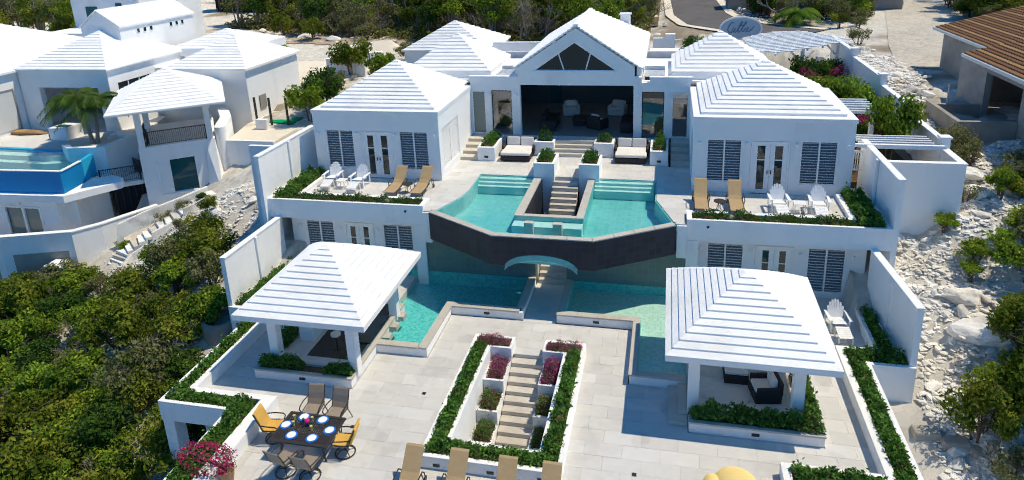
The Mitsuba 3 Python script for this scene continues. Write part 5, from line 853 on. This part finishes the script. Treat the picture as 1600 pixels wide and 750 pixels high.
scatter_rocks(60, stripR, .35, 1.2, 'grey limestone rock on the strip between the garden wall and the unfinished house', 'rocks along the garden wall', 32)
leftrock = Polygon([(-20.5, 27.5), (-15.0, 25.5), (-14.6, 31), (-15.6, 35), (-19, 37), (-20.5, 33)])
scatter_rocks(22, leftrock, .25, .9, 'pale rock on the bare ground beside the left privacy walls', 'rocks beside the left walls', 33)
bank = Polygon([(-48, 72), (-33, 70.5), (-24, 67), (-16, 62.5), (-13, 66), (-24, 72), (-34, 76), (-48, 78)])
scatter_rocks(26, bank, .5, 2.2, 'weathered pale boulder on the bank below the trees', 'boulders below the trees', 34)
scatter_rocks(14, Polygon([(-1, 73), (6.2, 74), (5.6, 80), (0, 79)]), .4, 1.3, 'white rock heaped beside the road bend', 'rocks beside the road', 35)
scatter_rocks(22, Polygon([(12.5, 86), (17.5, 77.5), (20, 79), (15, 90), (13, 110), (12.5, 98)]), .4, 1.4, 'grey rock lining the far side of the road', 'rocks lining the road', 36)
for (x, y, s, lab) in ((17.3, 26.0, 2.3, 'biggest smooth grey boulder on the right slope'), (17.0, 27.9, 1.7, 'second large grey boulder just above the biggest one'), (19.5, 35.2, 1.5, 'large rounded pale boulder near the corner wall'), (19.1, 33.3, 1.4, 'large pale boulder below the rounded one near the corner wall'), (21.0, 28.2, 1.5, 'grey angular boulder at the right edge of the slope')):
    k = thing('boulder', lab, 'boulder'); m = rockmesh(int(x*10), 4, .3); m.vertices *= [s*1.05, s*.9, s*.7]; put(k, tr(m, x, y, float(ht([x], [y])[0])+s*.12), 'rock')
k = thing('ledge_wall', 'rough grey stone ledge below the right privacy wall', 'stone wall')
for i in range(4): part(k, 'stone', tr(rot(soft(-.45, .45, -.25, .25, -.4, .35, .08), r.uniform(-8, 8)), 14.3+i*.85, 22.6-.25*i, -1.55-.1*i), 'concrete')
stepbank = Polygon([(-27.4, 29.0), (-24.6, 30.0), (-21.5, 34.8), (-19.5, 33.5), (-20.5, 28.5), (-23.5, 27.0)])
# rubble : small stones too many to count
def rubble(label, polys, seed):
    r = np.random.default_rng(seed); V, Fc = [], []; base = [rockmesh(40+i, 0) for i in range(9)]; o = 0
    for poly, n, s0, s1 in polys:
        x0, y0, x1, y1 = poly.bounds; P = r.uniform((x0, y0), (x1, y1), (n*2, 2)); P = np.array([p for p in P if poly.contains(Point(p))]); Z = ht(P[:, 0], P[:, 1])
        for p, z in zip(P, Z):
            b = base[r.integers(9)]; s = r.uniform(s0, s1); a = r.uniform(0, 6.28); v = b.vertices*[s, s*.8, s*.65]; v = v@np.array([[math.cos(a), math.sin(a), 0], [-math.sin(a), math.cos(a), 0], [0, 0, 1]]); V.append(v+[p[0], p[1], z+s*r.uniform(-.12, .1)]); Fc.append(b.faces+o); o += len(v)
    k = thing('rubble', label, 'rubble', None, 'stuff'); put(k, trimesh.Trimesh(np.vstack(V), np.vstack(Fc), process=False), 'rock')
rubble('small pale limestone rubble covering the slopes', [(slopeR, 5200, .14, .42), (stripR, 3000, .16, .5), (leftrock, 1900, .07, .34), (stepbank, 1500, .05, .28), (Polygon([(19.8, 31), (23.2, 31), (23.2, 39.5), (20.2, 39.5)]), 1300, .12, .4), (bank, 500, .2, .6), (Polygon([(12.5, 86), (17.5, 77.5), (20, 79), (15, 90)]), 260, .2, .5), (Polygon([(22, 20), (30, 22), (30, 32), (22, 32)]), 700, .15, .4), (Polygon([(-26, 15), (-13, 14), (-13.2, 23), (-24, 27)]), 400, .1, .35)], 3)
# ------------------------------------------------------------------ shrubs and trees (shared shapes, every plant its own entry)
GR0 = dict(olive=[(.13, .165, .022), (.075, .11, .014), (.20, .215, .03)], bright=[(.14, .22, .022), (.22, .29, .035), (.09, .15, .018)], dull=[(.15, .16, .06), (.10, .12, .045), (.20, .20, .09)], deep=[(.05, .095, .018), (.075, .135, .025), (.03, .07, .014)], dry=[(.23, .185, .10), (.16, .14, .07), (.13, .15, .04)], lime=[(.22, .32, .04), (.16, .25, .03)])
GR = {k_: [tuple(min(.5, c_*(1.24 if k_ != 'deep' else 1.35)) for c_ in t_) for t_ in v_] for k_, v_ in GR0.items()}
def crown(seed, R, H, nc, per, size, cols, z0=.25, spread=1.0):
    r = np.random.default_rng(seed); out = []
    for i in range(nc):
        a, q = r.uniform(0, 6.28), R*math.sqrt(r.uniform())*.78*spread; zc = z0+(H-z0)*(.35+.6*r.uniform())*(1-.35*(q/R)**2); c = np.array([q*math.cos(a), q*math.sin(a), zc]); rr = R*r.uniform(.26, .46)
        d = r.normal(size=(per, 3)); d /= np.linalg.norm(d, axis=1, keepdims=True); rad = rr*(r.uniform(size=(per, 1))**.4)*(1+.5*(meshkit.noise(d*2.5+i, seed)[:, None]-.5)); p = c+d*rad*[1, 1, .72]
        k = r.integers(len(cols)); cc = [cols[k], cols[r.integers(len(cols))]]; out.append(leaves(p, size, r, cc, bias=(0, 0, .5), outward=d*.8))
    return join(out)
def trunk(seed, R, H, stems, r0, z1=.75):
    r = np.random.default_rng(seed); ms = []
    for i in range(stems):
        a = r.uniform(0, 6.28); p0 = np.array([.08*math.cos(a), .08*math.sin(a), -.4]); e = np.array([R*.55*math.cos(a)*r.uniform(.3, 1), R*.55*math.sin(a)*r.uniform(.3, 1), H*z1*r.uniform(.8, 1.1)]); m = (p0+e)/2+r.normal(0, .12, 3)*H*.25
        ms.append(tube([p0, (p0+m)/2+r.normal(0, .03, 3)*H*.3, m, (m+e)/2+r.normal(0, .03, 3)*H*.4, e], np.linspace(r0, r0*.3, 5), 5))
        for j in range(3):
            b = m+(e-m)*r.uniform(0, .8); ms.append(tube([b, b+np.array([r.normal(0, .3)*R, r.normal(0, .3)*R, H*.18*r.uniform(.5, 1.3)])*.6, b+np.array([r.normal(0, .4)*R, r.normal(0, .4)*R, H*.25])], np.linspace(r0*.4, r0*.12, 3), 4))
    return cat(ms)
SH, TRE = [], []
for i, (c, R, H, nc, per, sz) in enumerate([('olive', 1.0, 1.5, 16, 150, .15), ('bright', 1.05, 1.35, 15, 150, .15), ('dull', .9, 1.2, 13, 120, .12), ('deep', 1.05, 1.7, 16, 150, .15), ('olive', 1.2, 1.6, 18, 140, .16), ('lime', .95, 1.25, 13, 140, .15), ('bright', .85, 1.5, 13, 150, .14), ('dull', 1.1, 1.5, 14, 110, .13)]):
    m = crown(100+i, R, H, nc, per, sz, GR[c]); group('shrub_crown_%d' % i, m[0], 'leaf', m[1]); group('shrub_stems_%d' % i, trunk(200+i, R, H, 6, .05, .7), 'trunk_brown'); SH.append(c)
for i, (c, R, H, nc, per, sz) in enumerate([('olive', 2.0, 5.2, 24, 110, .28), ('bright', 2.1, 5.6, 24, 115, .28), ('dull', 1.8, 4.6, 17, 85, .24), ('deep', 2.1, 5.4, 24, 115, .28), ('dry', 1.8, 4.8, 13, 75, .22), ('olive', 1.7, 5.0, 18, 100, .25), ('dull', 1.9, 5.5, 15, 70, .22)]):
    m = crown(300+i, R, H, nc, per, sz, GR[c], z0=H*.12); group('tree_crown_%d' % i, m[0], 'leaf', m[1]); group('tree_trunk_%d' % i, trunk(400+i, R, H, 4 if i not in (4, 6) else 6, .09, .85), 'trunk_grey'); TRE.append(c)
word = dict(olive='olive green', bright='bright green', dull='dull grey green', deep='deep green', dry='dry brownish', lime='yellow green')
def shrub(x, y, s, i, label, group_, rz, z=None, sz=None):
    k = thing('shrub', label, 'shrub', group_); z = float(ht([x], [y])[0]) if z is None else z; M = place(x, y, z-.05, rz, s, (sz or s)*(.72+.6*((x*7.13+y*3.7) % 1)))
    inst(k+'__crown', 'shrub_crown_%d' % i, M); inst(k+'__stem', 'shrub_stems_%d' % i, M)
def tree(x, y, s, i, label, group_, rz, z=None, sz=None):
    k = thing('tree', label, 'tree', group_); z = float(ht([x], [y])[0]) if z is None else z; M = place(x, y, z-.05, rz, s, sz)
    inst(k+'__crown', 'tree_crown_%d' % i, M); inst(k+'__trunk', 'tree_trunk_%d' % i, M)
r = np.random.default_rng(8)
def fill(poly, spacing, fn, seed, avoid=None, jitter=.35):
    r = np.random.default_rng(seed); x0, y0, x1, y1 = poly.bounds; j = 0; y = y0
    while y < y1:
        x = x0+(spacing/2 if j % 2 else 0)
        while x < x1:
            p = Point(x+r.normal(0, spacing*jitter), y+r.normal(0, spacing*jitter))
            if poly.contains(p) and (avoid is None or not avoid.contains(p)): fn(p.x, p.y, r)
            x += spacing
        y += spacing*.866; j += 1
hillL = Polygon([(-13.3, 13.5), (-12.9, 19), (-14.4, 21), (-15.6, 23.0), (-16.6, 26.5), (-19.0, 27.4), (-21.2, 26.8), (-22.3, 25.0), (-23.2, 26.0), (-24.6, 28.2), (-27.4, 29.4), (-33, 27.3), (-40, 26.6), (-40, 20), (-30, 14), (-22, 11), (-14, 10.5)])
def zoneL(x, y): return ('top' if y > 24.5 else 'upper' if y > 20.5 else 'middle' if y > 17 else 'bottom')+' '+('left' if x < -27 else 'centre' if x < -19.5 else 'right')
fill(hillL, 1.62, lambda x, y, r: (lambda i: shrub(x, y, r.uniform(.75, 1.4), i, '%s shrub in the %s of the left hillside scrub' % (word[SH[i]], zoneL(x, y)), '%s shrubs, %s of the left hillside' % (word[SH[i]], zoneL(x, y)), r.uniform(0, 360)))(int(r.choice(8, p=[.22, .18, .10, .12, .16, .10, .06, .06]))), 51)
for x, y, s, i, lab in ((-20.6, 29.2, 1.0, 3, 'tall deep green bush above the stone steps, left of the pair'), (-19.2, 29.4, 1.1, 0, 'tall olive bush above the stone steps, right of the pair'), (-18.0, 28.0, 1.3, 4, 'wide olive bush between the stone steps and the left privacy wall'), (-18.9, 26.3, 1.2, 6, 'bright green bush below the tall olive bushes'), (-16.8, 26.4, 1.25, 2, 'grey green bush close to the left lower privacy wall'), (-15.6, 24.6, 1.1, 1, 'bright bush touching the end of the left lower privacy wall'), (-16.4, 23.6, 1.2, 0, 'olive bush near the round stone well'), (-20.2, 27.8, 1.1, 7, 'thin grey bush beside the stone steps'),
                       (-16.6, 35.0, 1.2, 2, 'spindly bush on the sandy ground behind the left deck'), (-15.9, 32.8, .9, 7, 'small grey bush at the foot of the left deck wall'), (-16.2, 36.5, 1.1, 3, 'dark bush against the left deck wall'), (-26.6, 28.3, 1.1, 5, 'yellow green bush at the foot of the neighbouring terrace wall'), (-27.0, 27.8, 1.3, 1, 'bright bush below the neighbouring terrace corner'), (-25.0, 33.2, .55, 7, 'small dry shrub in the bed beside the stone steps'), (-24.0, 33.9, .5, 7, 'lowest dry shrub beside the stone steps'), (-23.2, 34.6, .35, 3, 'tiny green plant at the foot of the neighbouring balcony wall'), (-21.3, 28.0, .9, 1, 'bright bush below the left of the tall bushes'), (-22.6, 27.2, .8, 7, 'grey bush beside the lowest stone steps'), (-21.7, 30.7, .6, 2, 'grey green bush halfway up beside the stone steps'), (-20.6, 31.8, .55, 0, 'small olive bush near the top of the stone steps'), (-26.6, 31.3, .55, 6, 'small leafy plant by the neighbouring parapet'),
                       (-19.6, 42.6, 1.5, 1, 'rounded bush left of the left wing'), (-19.3, 44.2, 1.6, 3, 'dark rounded bush behind the left wing'), (-20.4, 45.6, 1.5, 6, 'bush beside the green mat'), (-21.0, 49.0, 1.5, 2, 'loose shrub with pale flowers behind the left wing'), (-21.8, 54.4, 1.8, 0, 'big round shrub beside the sandy courtyard'), (-17.6, 51.2, 1.4, 1, 'round shrub in front of the rear hip roof'), (-19.0, 60.5, 1.4, 2, 'grey shrub at the end of the sandy courtyard'), (-16.3, 61, 1.4, 5, 'light green shrub behind the rear hip roof'), (-28.5, 72.0, 1.4, 7, 'dry shrub on the rocky bank'), (-31, 73.5, 1.5, 2, 'grey green shrub on the rocky bank'), (-33.5, 62.5, 1.2, 5, 'light green plants behind the neighbouring right roof'), (-35, 72, 1.2, 4, 'olive shrub at the left of the rocky bank'), (-38, 75, 1.3, 0, 'thin olive shrub near the bare sand'), (-41, 76, 1.3, 4, 'leggy olive shrub near the bare sand')):
    shrub(x, y, s, i, lab, None, x*37 % 360)
for x, y, s, i, lab in ((16.2, 36.6, 1.4, 1, 'large bright green bush in the garden bed behind the right corner wall'), (15.7, 37.6, 1.15, 3, 'dark green bush beside the large bright one in the right garden bed'), (16.4, 44.6, 1.8, 5, 'broad light green shrub in the garden beside the right wing'), (14.8, 46.0, 1.7, 1, 'bright green shrub close to the right wing'), (16.9, 47.2, 1.4, 5, 'light green shrub against the stepped garden wall'), (15.2, 51.5, 1.5, 3, 'deep green shrub under the big pergola'), (16.8, 53.8, 1.3, 3, 'deep green shrub between the pergola posts'),
                       (7.2, 55.2, 1.2, 3, 'dark green planting in the bed behind the gable, left clump'), (8.6, 55.0, 1.25, 6, 'dark green planting in the bed behind the gable, right clump'), (6.2, 54.6, .9, 5, 'low bright planting in the bed behind the gable')):
    shrub(x, y, s, i, lab, None, x*53 % 360, z=3.7 if y < 54.2 or x > 12 else 5.6, sz=s*(1.5 if x > 12 and y < 40 else 1.0))
def bloom(label, x, y, z, R, H, seed, n=900, size=.13):
    k = thing('bougainvillea', label, 'flowering shrub'); r = np.random.default_rng(seed); d = r.normal(size=(n, 3)); d /= np.linalg.norm(d, axis=1, keepdims=True); p = d*r.uniform(.3, 1, (n, 1))**.5*[R, R, H/2]*(1+.6*(meshkit.noise(d*2.4, seed)[:, None]-.5))+[x, y, z+H/2]
    leafpart(k, 'flowers', leaves(p[:int(n*.72)], size, r, [MG[0], MG[1], (.42, .02, .12)]), kind='stuff'); leafpart(k, 'foliage', leaves(p[int(n*.72):], size, r, GR['bright']), kind='stuff'); part(k, 'stems', cat([tube([(x, y, z-.2), (x+.1*a, y, z+H*.4), (x+.5*R*a, y+.3*R*b, z+H*.7)], .03, 4) for a, b in ((-1, .5), (.4, -1), (1, .8))]), 'trunk_brown')
bloom('magenta bougainvillea between the pergola posts', 14.7, 50.0, 3.7, .95, 2.6, 1); bloom('magenta bougainvillea against the garden wall under the pergola', 17.1, 51.2, 3.8, .95, 2.5, 2); bloom('dark red bougainvillea beside the path under the pergola', 13.6, 48.3, 3.7, .9, 1.5, 3); bloom('crimson bougainvillea at the far side of the right wing', 16.4, 41.6, 3.75, .8, 1.5, 4)
slopeS = Polygon([(19.4, 24.5), (21.8, 22), (27, 24), (28, 33), (22.5, 31), (20.8, 29.5)])
for x, y, s, i, lab in ((19.4, 28.7, 1.1, 1, 'bright bush at the right edge of the picture beside the boulders'), (20.3, 31.2, 1.1, 6, 'bright bush at the right edge of the picture, higher up the slope'), (20.6, 30.0, 1.3, 2, 'grey green bush half cut by the right edge of the picture'), (21.3, 33.6, 1.1, 0, 'olive bush at the right edge below the unfinished house'), (22.0, 35.2, 1.2, 7, 'dry grey bush at the right edge just below the unfinished house'), (19.2, 26.6, 1.0, 4, 'olive bush just right of the biggest boulder'), (18.3, 25.2, 1.2, 4, 'olive bush between the biggest boulder and the bottom right bushes'), (16.8, 24.0, .8, 6, 'small bright bush left of the bottom right bushes'), (20.0, 33.0, .9, 6, 'bright bush among the rocks near the right edge'), (18.6, 33.0, .6, 7, 'dry little bush among the rocks under the corner wall'), (15.9, 22.6, 1.0, 4, 'olive bush in front of the stone ledge'), (17.8, 22.7, 1.55, 0, 'big olive bush right of the stone slope, lower of the pair'), (18.6, 23.9, 1.6, 1, 'big bright bush right of the stone slope, upper of the pair'), (16.6, 20.9, .9, 7, 'grey low bush at the bottom right'), (17.9, 20.4, 1.1, 5, 'yellow green bush in the bottom right corner'), (15.4, 19.6, .8, 6, 'small bright bush below the stone ledge'), (18.0, 29.7, .75, 1, 'small bright bush amid the pale rocks'), (17.2, 31.0, .7, 6, 'small leafy bush by the corner wall foot'), (19.2, 30.4, .7, 5, 'lime green bush higher on the stone slope'), (17.6, 28.9, .6, 6, 'tiny green bush between boulders'), (20.0, 36.8, 1.1, 2, 'grey bush beside the rounded boulder'), (19.5, 38.0, 1.0, 7, 'dry grey bush in front of the block enclosure'), (18.9, 41.5, .7, 7, 'little dry bush along the garden wall')):
    shrub(x, y, s, i, lab, None, x*71 % 360)
noTree = unary_union([road_poly.buffer(2.2), path_poly.buffer(1.5), sbox(-68, 95, -52, 110), sbox(21, 88, 33, 98)])
forest = Polygon([(-52, 80), (-42, 77), (-31, 74.0), (-22, 70), (-14, 65.5), (-6, 64.5), (2.5, 68), (3.4, 80), (3.4, 112), (1, 118), (-52, 118), (-52, 98)])
def zoneF(x, y, lab):
    if lab != 'wood': return lab
    return ('front' if y < 79 else 'middle' if y < 92 else 'far')+' row of the wood '+('behind the neighbouring roofs' if x < -36 else 'behind the sandy courtyard' if x < -19 else 'behind the rear hip roof' if x < -7 else 'behind the gable')
ft = lambda lab: (lambda x, y, r: (lambda i: tree(x, y, r.uniform(.8, 1.3), i, '%s tree in the %s' % (word[TRE[i]], zoneF(x, y, lab)), '%s trees, %s' % (word[TRE[i]], zoneF(x, y, lab)), r.uniform(0, 360)))(int(r.choice(7, p=[.18, .2, .16, .12, .12, .12, .10]))))
fill(forest, 3.75, ft('wood'), 61, noTree)
fill(Polygon([(13.6, 88), (19, 80), (31, 82), (33, 88), (21, 89), (17, 112), (14, 116)]), 3.2, lambda x, y, r: (lambda i: shrub(x, y, r.uniform(1.4, 2.2), i, '%s bush on the bank across the road' % word[SH[i]], '%s bushes across the road' % word[SH[i]], r.uniform(0, 360)))(int(r.choice([0, 1, 2, 3, 7]))), 62, noTree)
fill(Polygon([(38.5, 98), (36.6, 90), (35.2, 81), (36.2, 74), (42, 69), (54, 66), (62, 84), (54, 104)]), 3.5, ft('dark belt beyond the gravel track'), 63, noTree)
fill(Polygon([(-74, 66), (-57, 66), (-57, 78), (-100, 86), (-110, 76)]), 4.0, ft('row between the neighbouring roofs and the distant white house'), 64)
gxx, gyy = np.meshgrid(np.linspace(-54, 4, 80), np.linspace(66, 119, 70)); fl = np.c_[gxx.ravel(), gyy.ravel()]; fz = ht(fl[:, 0], fl[:, 1])+.07; qq = [(a*80+b, a*80+b+1, a*80+b+81, a*80+b+80) for a in range(69) for b in range(79) if forest.contains(Point(fl[a*80+b]))]; qq = np.array(qq)
struct('wood_floor', trimesh.Trimesh(np.c_[fl, fz], np.vstack([qq[:, [0, 1, 2]], qq[:, [0, 2, 3]]]), process=False), 'leaf_litter', smooth=True)
bk = bank.buffer(1.5); qb = np.array([(a*80+b, a*80+b+1, a*80+b+81, a*80+b+80) for a in range(69) for b in range(79) if bk.contains(Point(fl[a*80+b])) and not forest.contains(Point(fl[a*80+b]))])
struct('rocky_bank', trimesh.Trimesh(np.c_[fl, fz], np.vstack([qb[:, [0, 1, 2]], qb[:, [0, 2, 3]]]), process=False), 'bank_ground', smooth=True)
fill(Polygon([(20.5, 67), (24.2, 65), (26.5, 75), (29, 86.5), (21.5, 88), (20.5, 80)]), 2.3, lambda x, y, r: (lambda i: shrub(x, y, r.uniform(.9, 1.5), i, '%s scrub bush in front of the block building, %s' % (word[SH[i]], 'nearer the pergola' if y < 76 else 'nearer the block building'), '%s scrub, %s' % (word[SH[i]], 'nearer the pergola' if y < 76 else 'nearer the block building'), r.uniform(0, 360)))(int(r.choice([2, 7, 0, 4, 2]))), 66, noTree)
scatter_rocks(14, Polygon([(19, 60), (22.5, 60), (23.5, 68), (20.5, 74), (18.8, 70)]), .5, 1.5, 'grey rock on the bank beside the pergola', 'rocks on the bank beside the pergola', 38)
fill(Polygon([(36.5, 94), (34.9, 84), (36.0, 75), (41, 68), (50, 66), (53, 80), (44, 96)]), 2.5, lambda x, y, r: (lambda i: shrub(x, y, r.uniform(1.5, 2.3), i, '%s bush in the belt beyond the gravel track, %s' % (word[SH[i]], 'near side' if y < 80 else 'far side'), '%s bushes beyond the track, %s' % (word[SH[i]], 'near side' if y < 80 else 'far side'), r.uniform(0, 360)))(int(r.choice([3, 3, 0, 2]))), 67, noTree)
# scrub floor of the wood
R_ = np.random.default_rng(17); P = R_.uniform((-54, 66), (3.4, 118), (42000, 2)); P = np.array([p for p in P if forest.contains(Point(p))]); Z = ht(P[:, 0], P[:, 1])+R_.uniform(.05, 1.0, len(P))
k = thing('undergrowth', 'dry undergrowth covering the floor of the wood', 'undergrowth', None, 'stuff'); l_ = leaves(np.c_[P, Z], .5, R_, GR['dry']+GR['dull']+GR['olive']); put(k, l_[0], 'leaf', color=l_[1])
P = R_.uniform((-40, 10), (-12.5, 29), (16000, 2)); P = np.array([p for p in P if hillL.contains(Point(p))]); Z = ht(P[:, 0], P[:, 1])+R_.uniform(.02, .5, len(P))
k = thing('ground_cover', 'low ground cover between the shrubs of the left hillside', 'ground cover', None, 'stuff'); l_ = leaves(np.c_[P, Z], .17, R_, GR['dull']+GR['olive']+GR['dry']); put(k, l_[0], 'leaf', color=l_[1])
# bare dry bushes standing in the scrub
def grow(ms, rr, p, d, l, rad, n):
    e = p+d*l; ms.append(tube([p, (p+e)/2+rr.normal(0, .06, 3)*l, e], [rad, rad*.85, rad*.65], 5))
    if n:
        for _ in range(2+(rr.uniform() < .5)): dd = d+rr.normal(0, .45, 3); dd[2] = abs(dd[2])+.15; grow(ms, rr, e, dd/np.linalg.norm(dd), l*.72, rad*.62, n-1)
for i in range(3):
    ms = []; rr = np.random.default_rng(90+i)
    for j in range(4): d0 = np.array([rr.normal(0, .5), rr.normal(0, .5), 1.]); grow(ms, rr, np.array([0, 0, -.2]), d0/np.linalg.norm(d0), .55, .028, 4)
    group('dead_bush_%d' % i, cat(ms), 'trunk_grey')
r = np.random.default_rng(19)
for i in range(34):
    while True:
        x, y = r.uniform(-30, -13), r.uniform(14, 30)
        if hillL.contains(Point(x, y)): break
    k = thing('bare_bush', 'leafless grey bush among the scrub of the left hillside', 'bush', 'leafless bushes on the left hillside'); inst(k+'__branches', 'dead_bush_%d' % (i % 3), place(x, y, float(ht([x], [y])[0]), r.uniform(0, 360), r.uniform(.8, 1.15)))
for i in range(30):
    while True:
        x, y = r.uniform(-48, 3), r.uniform(67, 90)
        if forest.contains(Point(x, y)): break
    k = thing('bare_tree', 'leafless pale tree in the wood behind the villas', 'tree', 'leafless trees in the wood'); inst(k+'__branches', 'dead_bush_%d' % (i % 3), place(x, y, float(ht([x], [y])[0]), r.uniform(0, 360), r.uniform(2.0, 3.2)))
# pale bare trees at the edge of the wood
for x, y, h, w in ((-9.5, 67.5, 5.2, 'pale bare forked tree left of the gable roof'), (-7.0, 68, 4.6, 'second pale bare tree left of the gable roof'), (-27, 78.5, 5.5, 'pale bare tree at the edge of the wood by the bank'), (-3, 69.5, 4.5, 'pale bare tree right behind the gable roof'), (16.5, 80, 4.0, 'thin pale bare tree across the road')):
    k = thing('tree', w, 'tree'); rr = np.random.default_rng(int(abs(x)*10)); z = float(ht([x], [y])[0]); ms = []
    grow(ms, rr, np.array([x, y, z-.2]), np.array([.08, 0, 1.]), h*.34, .13, 4); part(k, 'branches', cat(ms), 'trunk_grey')
# feathery palm like bush across the road and the palm on the neighbour's deck
def palm(key, x, y, z0, stems, nf, L, seed, cols):
    r = np.random.default_rng(seed)
    for (bx_, by_, tx, ty, tz) in stems:
        part(key, 'trunk', tube([(bx_, by_, z0-.2), (bx_*.6+tx*.4+.1, by_*.6+ty*.4, z0+(tz-z0)*.4), (tx, ty, tz)], [.14, .11, .09], 8), 'trunk_grey')
        for i in range(nf):
            a = 6.283*i/nf+r.uniform(-.3, .3); el = r.uniform(.1, 1.15); l = L*r.uniform(.8, 1.1); s = np.linspace(0, 1, 14); h = np.array([math.cos(a), math.sin(a)])
            px = np.c_[tx+h[0]*l*s*(.55+.45*math.cos(el)), ty+h[1]*l*s*(.55+.45*math.cos(el)), tz+l*(math.sin(el)*s-(.62+.3*math.sin(el))*s**2)]
            V, Fc, C = [], [], []
            for j in range(1, 14):
                d = px[j]-px[j-1]; d /= np.linalg.norm(d); sd = np.cross(d, [0, 0, 1]); sd /= np.linalg.norm(sd)+1e-9
                for sg in (-1, 1):
                    for q_ in (0, .5):
                        b = px[j-1]+(px[j]-px[j-1])*q_; ll = .72*L/2.2*math.sin(math.pi*min(.97, .12+.88*(j/14)))+.08; e = b+(sd*sg*.8+d*.55)*ll-np.array([0, 0, .28*ll+.05]); wv = d*.05*L/2.2*2; o = len(V); V += [b-wv*.5, b+wv*.5, e]; Fc.append((o, o+1, o+2)); C += [cols[r.integers(len(cols))]]*3
            f_ = part(key, 'frond', trimesh.Trimesh(np.array(V), np.array(Fc), process=False), 'leaf', color=np.array(C)); part(f_, 'rachis', tube(px, np.linspace(.028, .008, 14), 4), 'trunk_brown')
k = thing('palm_tree', 'palm tree with two slim trunks in the sandy bed by the neighbouring pool', 'palm tree'); PC = [(.05, .11, .02), (.09, .16, .03), (.035, .08, .018)]
palm(k, 0, 0, 3.8, [(-31.7, 35.9, -33.0, 36.5, 6.75), (-31.5, 36.0, -31.9, 36.8, 6.4)], 17, 2.45, 3, PC)
k = thing('palm_tree', 'low feathery palm across the road', 'palm tree'); palm(k, 0, 0, 5, [(18.6, 78.6, 18.6, 78.6, 6.4)], 22, 3.2, 5, [(.09, .18, .02), (.13, .22, .03)])
# stone steps and round well on the left hillside
k = thing('garden_steps', 'rough pale stone steps with a low kerb climbing the left hillside', 'steps'); S_ = [(-26.3, 30.1, -2.0), (-26.0, 30.9, -1.2), (-25.0, 32.0, -.45), (-23.8, 33.4, .35), (-22.7, 34.9, .95)]
for i in range(18):
    t = i/17*4; j = min(3, int(t)); a, b = np.array(S_[j]), np.array(S_[j+1]); p = a+(b-a)*(t-j); dx, dy = (b-a)[:2]/np.linalg.norm((b-a)[:2]); an = math.degrees(math.atan2(dy, dx)); part(k, 'step', tr(rot(bx(-.24, .24, -.62, .62, -.6, .02), an+r.uniform(-4, 4)), p[0], p[1], p[2]+.12), 'rock' if i % 3 else 'step_stone')
for s in (-1, 1): 
    L = LineString([q[:2] for q in S_]).parallel_offset(.85, 'left' if s > 0 else 'right'); cs = np.array(L.coords); zs = np.interp(np.linspace(0, 1, len(cs)), np.linspace(0, 1, 5), [q[2] for q in S_] if s > 0 else [q[2] for q in S_])
    part(k, 'kerb', cat([hull([(*(p+(np.array([dx_, dy_]))*.12), z+h) for p, z in ((cs[i], zs[i]), (cs[i+1], zs[i+1])) for dx_, dy_ in ((1, 0), (-1, 0), (0, 1), (0, -1)) for h in (-.5, .38)]) for i in range(len(cs)-1)]), 'rock')
k = thing('stone_well', 'round grey stone well in the shade below the left lower wall', 'well'); ring = Point(-14.95, 24.3).buffer(.85).difference(Point(-14.95, 24.3).buffer(.68)); part(k, 'ring', ext(ring, -2.5, -.55), 'concrete'); part(k, 'bottom', ext(Point(-14.95, 24.3).buffer(.67), -2.4, -1.6), 'dark_void')
# living room furniture seen through the openings
def sofa(label, x, y, rz, w, m='wicker', c='cushion', s=1.0):
    k = thing('sofa', label, 'sofa'); M = lambda q: tr(rot(q, rz), x, y, F+.002)
    part(k, 'base', M(soft(-w/2, w/2, -.45, .45, .02, .36, .05)), m); part(k, 'back', M(soft(-w/2, w/2, .3, .5, .3, .85, .06)), m); part(k, 'arm', M(soft(-w/2-.1, -w/2+.08, -.45, .5, .02, .62, .05)), m); part(k, 'arm', M(soft(w/2-.08, w/2+.1, -.45, .5, .02, .62, .05)), m); part(k, 'seat_cushion', M(soft(-w/2+.1, w/2-.1, -.45, .3, .365, .52, .05)), c); part(k, 'back_cushion', M(rot(soft(-w/2+.12, w/2-.12, .16, .31, .52, .92, .05), -8, at=(0, .3, .5), ax=(1, 0, 0))), c)
sofa('dark wicker armchair with pale cushions in the living room opening, right of the centre', 1.05, 40.4, 150, .8); sofa('dark wicker sofa along the left side of the living room', -1.9, 40.5, 90, 2.0, c='wicker'); sofa('dark wicker sofa along the right side of the living room', 2.9, 40.4, -90, 1.8, c='wicker'); sofa('pale armchair at the back left of the living room', -1.0, 43.4, 10, .9, 'cushion'); sofa('pale armchair at the back right of the living room', 2.0, 43.6, -12, .9, 'cushion')
k = thing('coffee_table', 'dark low coffee table in the middle of the living room', 'coffee table'); part(k, 'top', bx(-.6, .3, 40.6, 41.9, F+.36, F+.42), 'dark_metal'); part(k, 'base', bx(-.5, .2, 40.7, 41.8, F+.001, F+.36), 'wicker')
k = thing('console_table', 'dark console with pale trays behind the left glass door', 'console'); part(k, 'top', bx(-5.2, -3.9, 40.2, 40.8, F+.8, F+.85), 'dark_metal'); part(k, 'base', bx(-5.1, -4.0, 40.3, 40.7, F+.001, F+.8), 'wicker'); part(k, 'tray', bx(-4.9, -4.3, 40.3, 40.6, F+.851, F+.88), 'cushion')
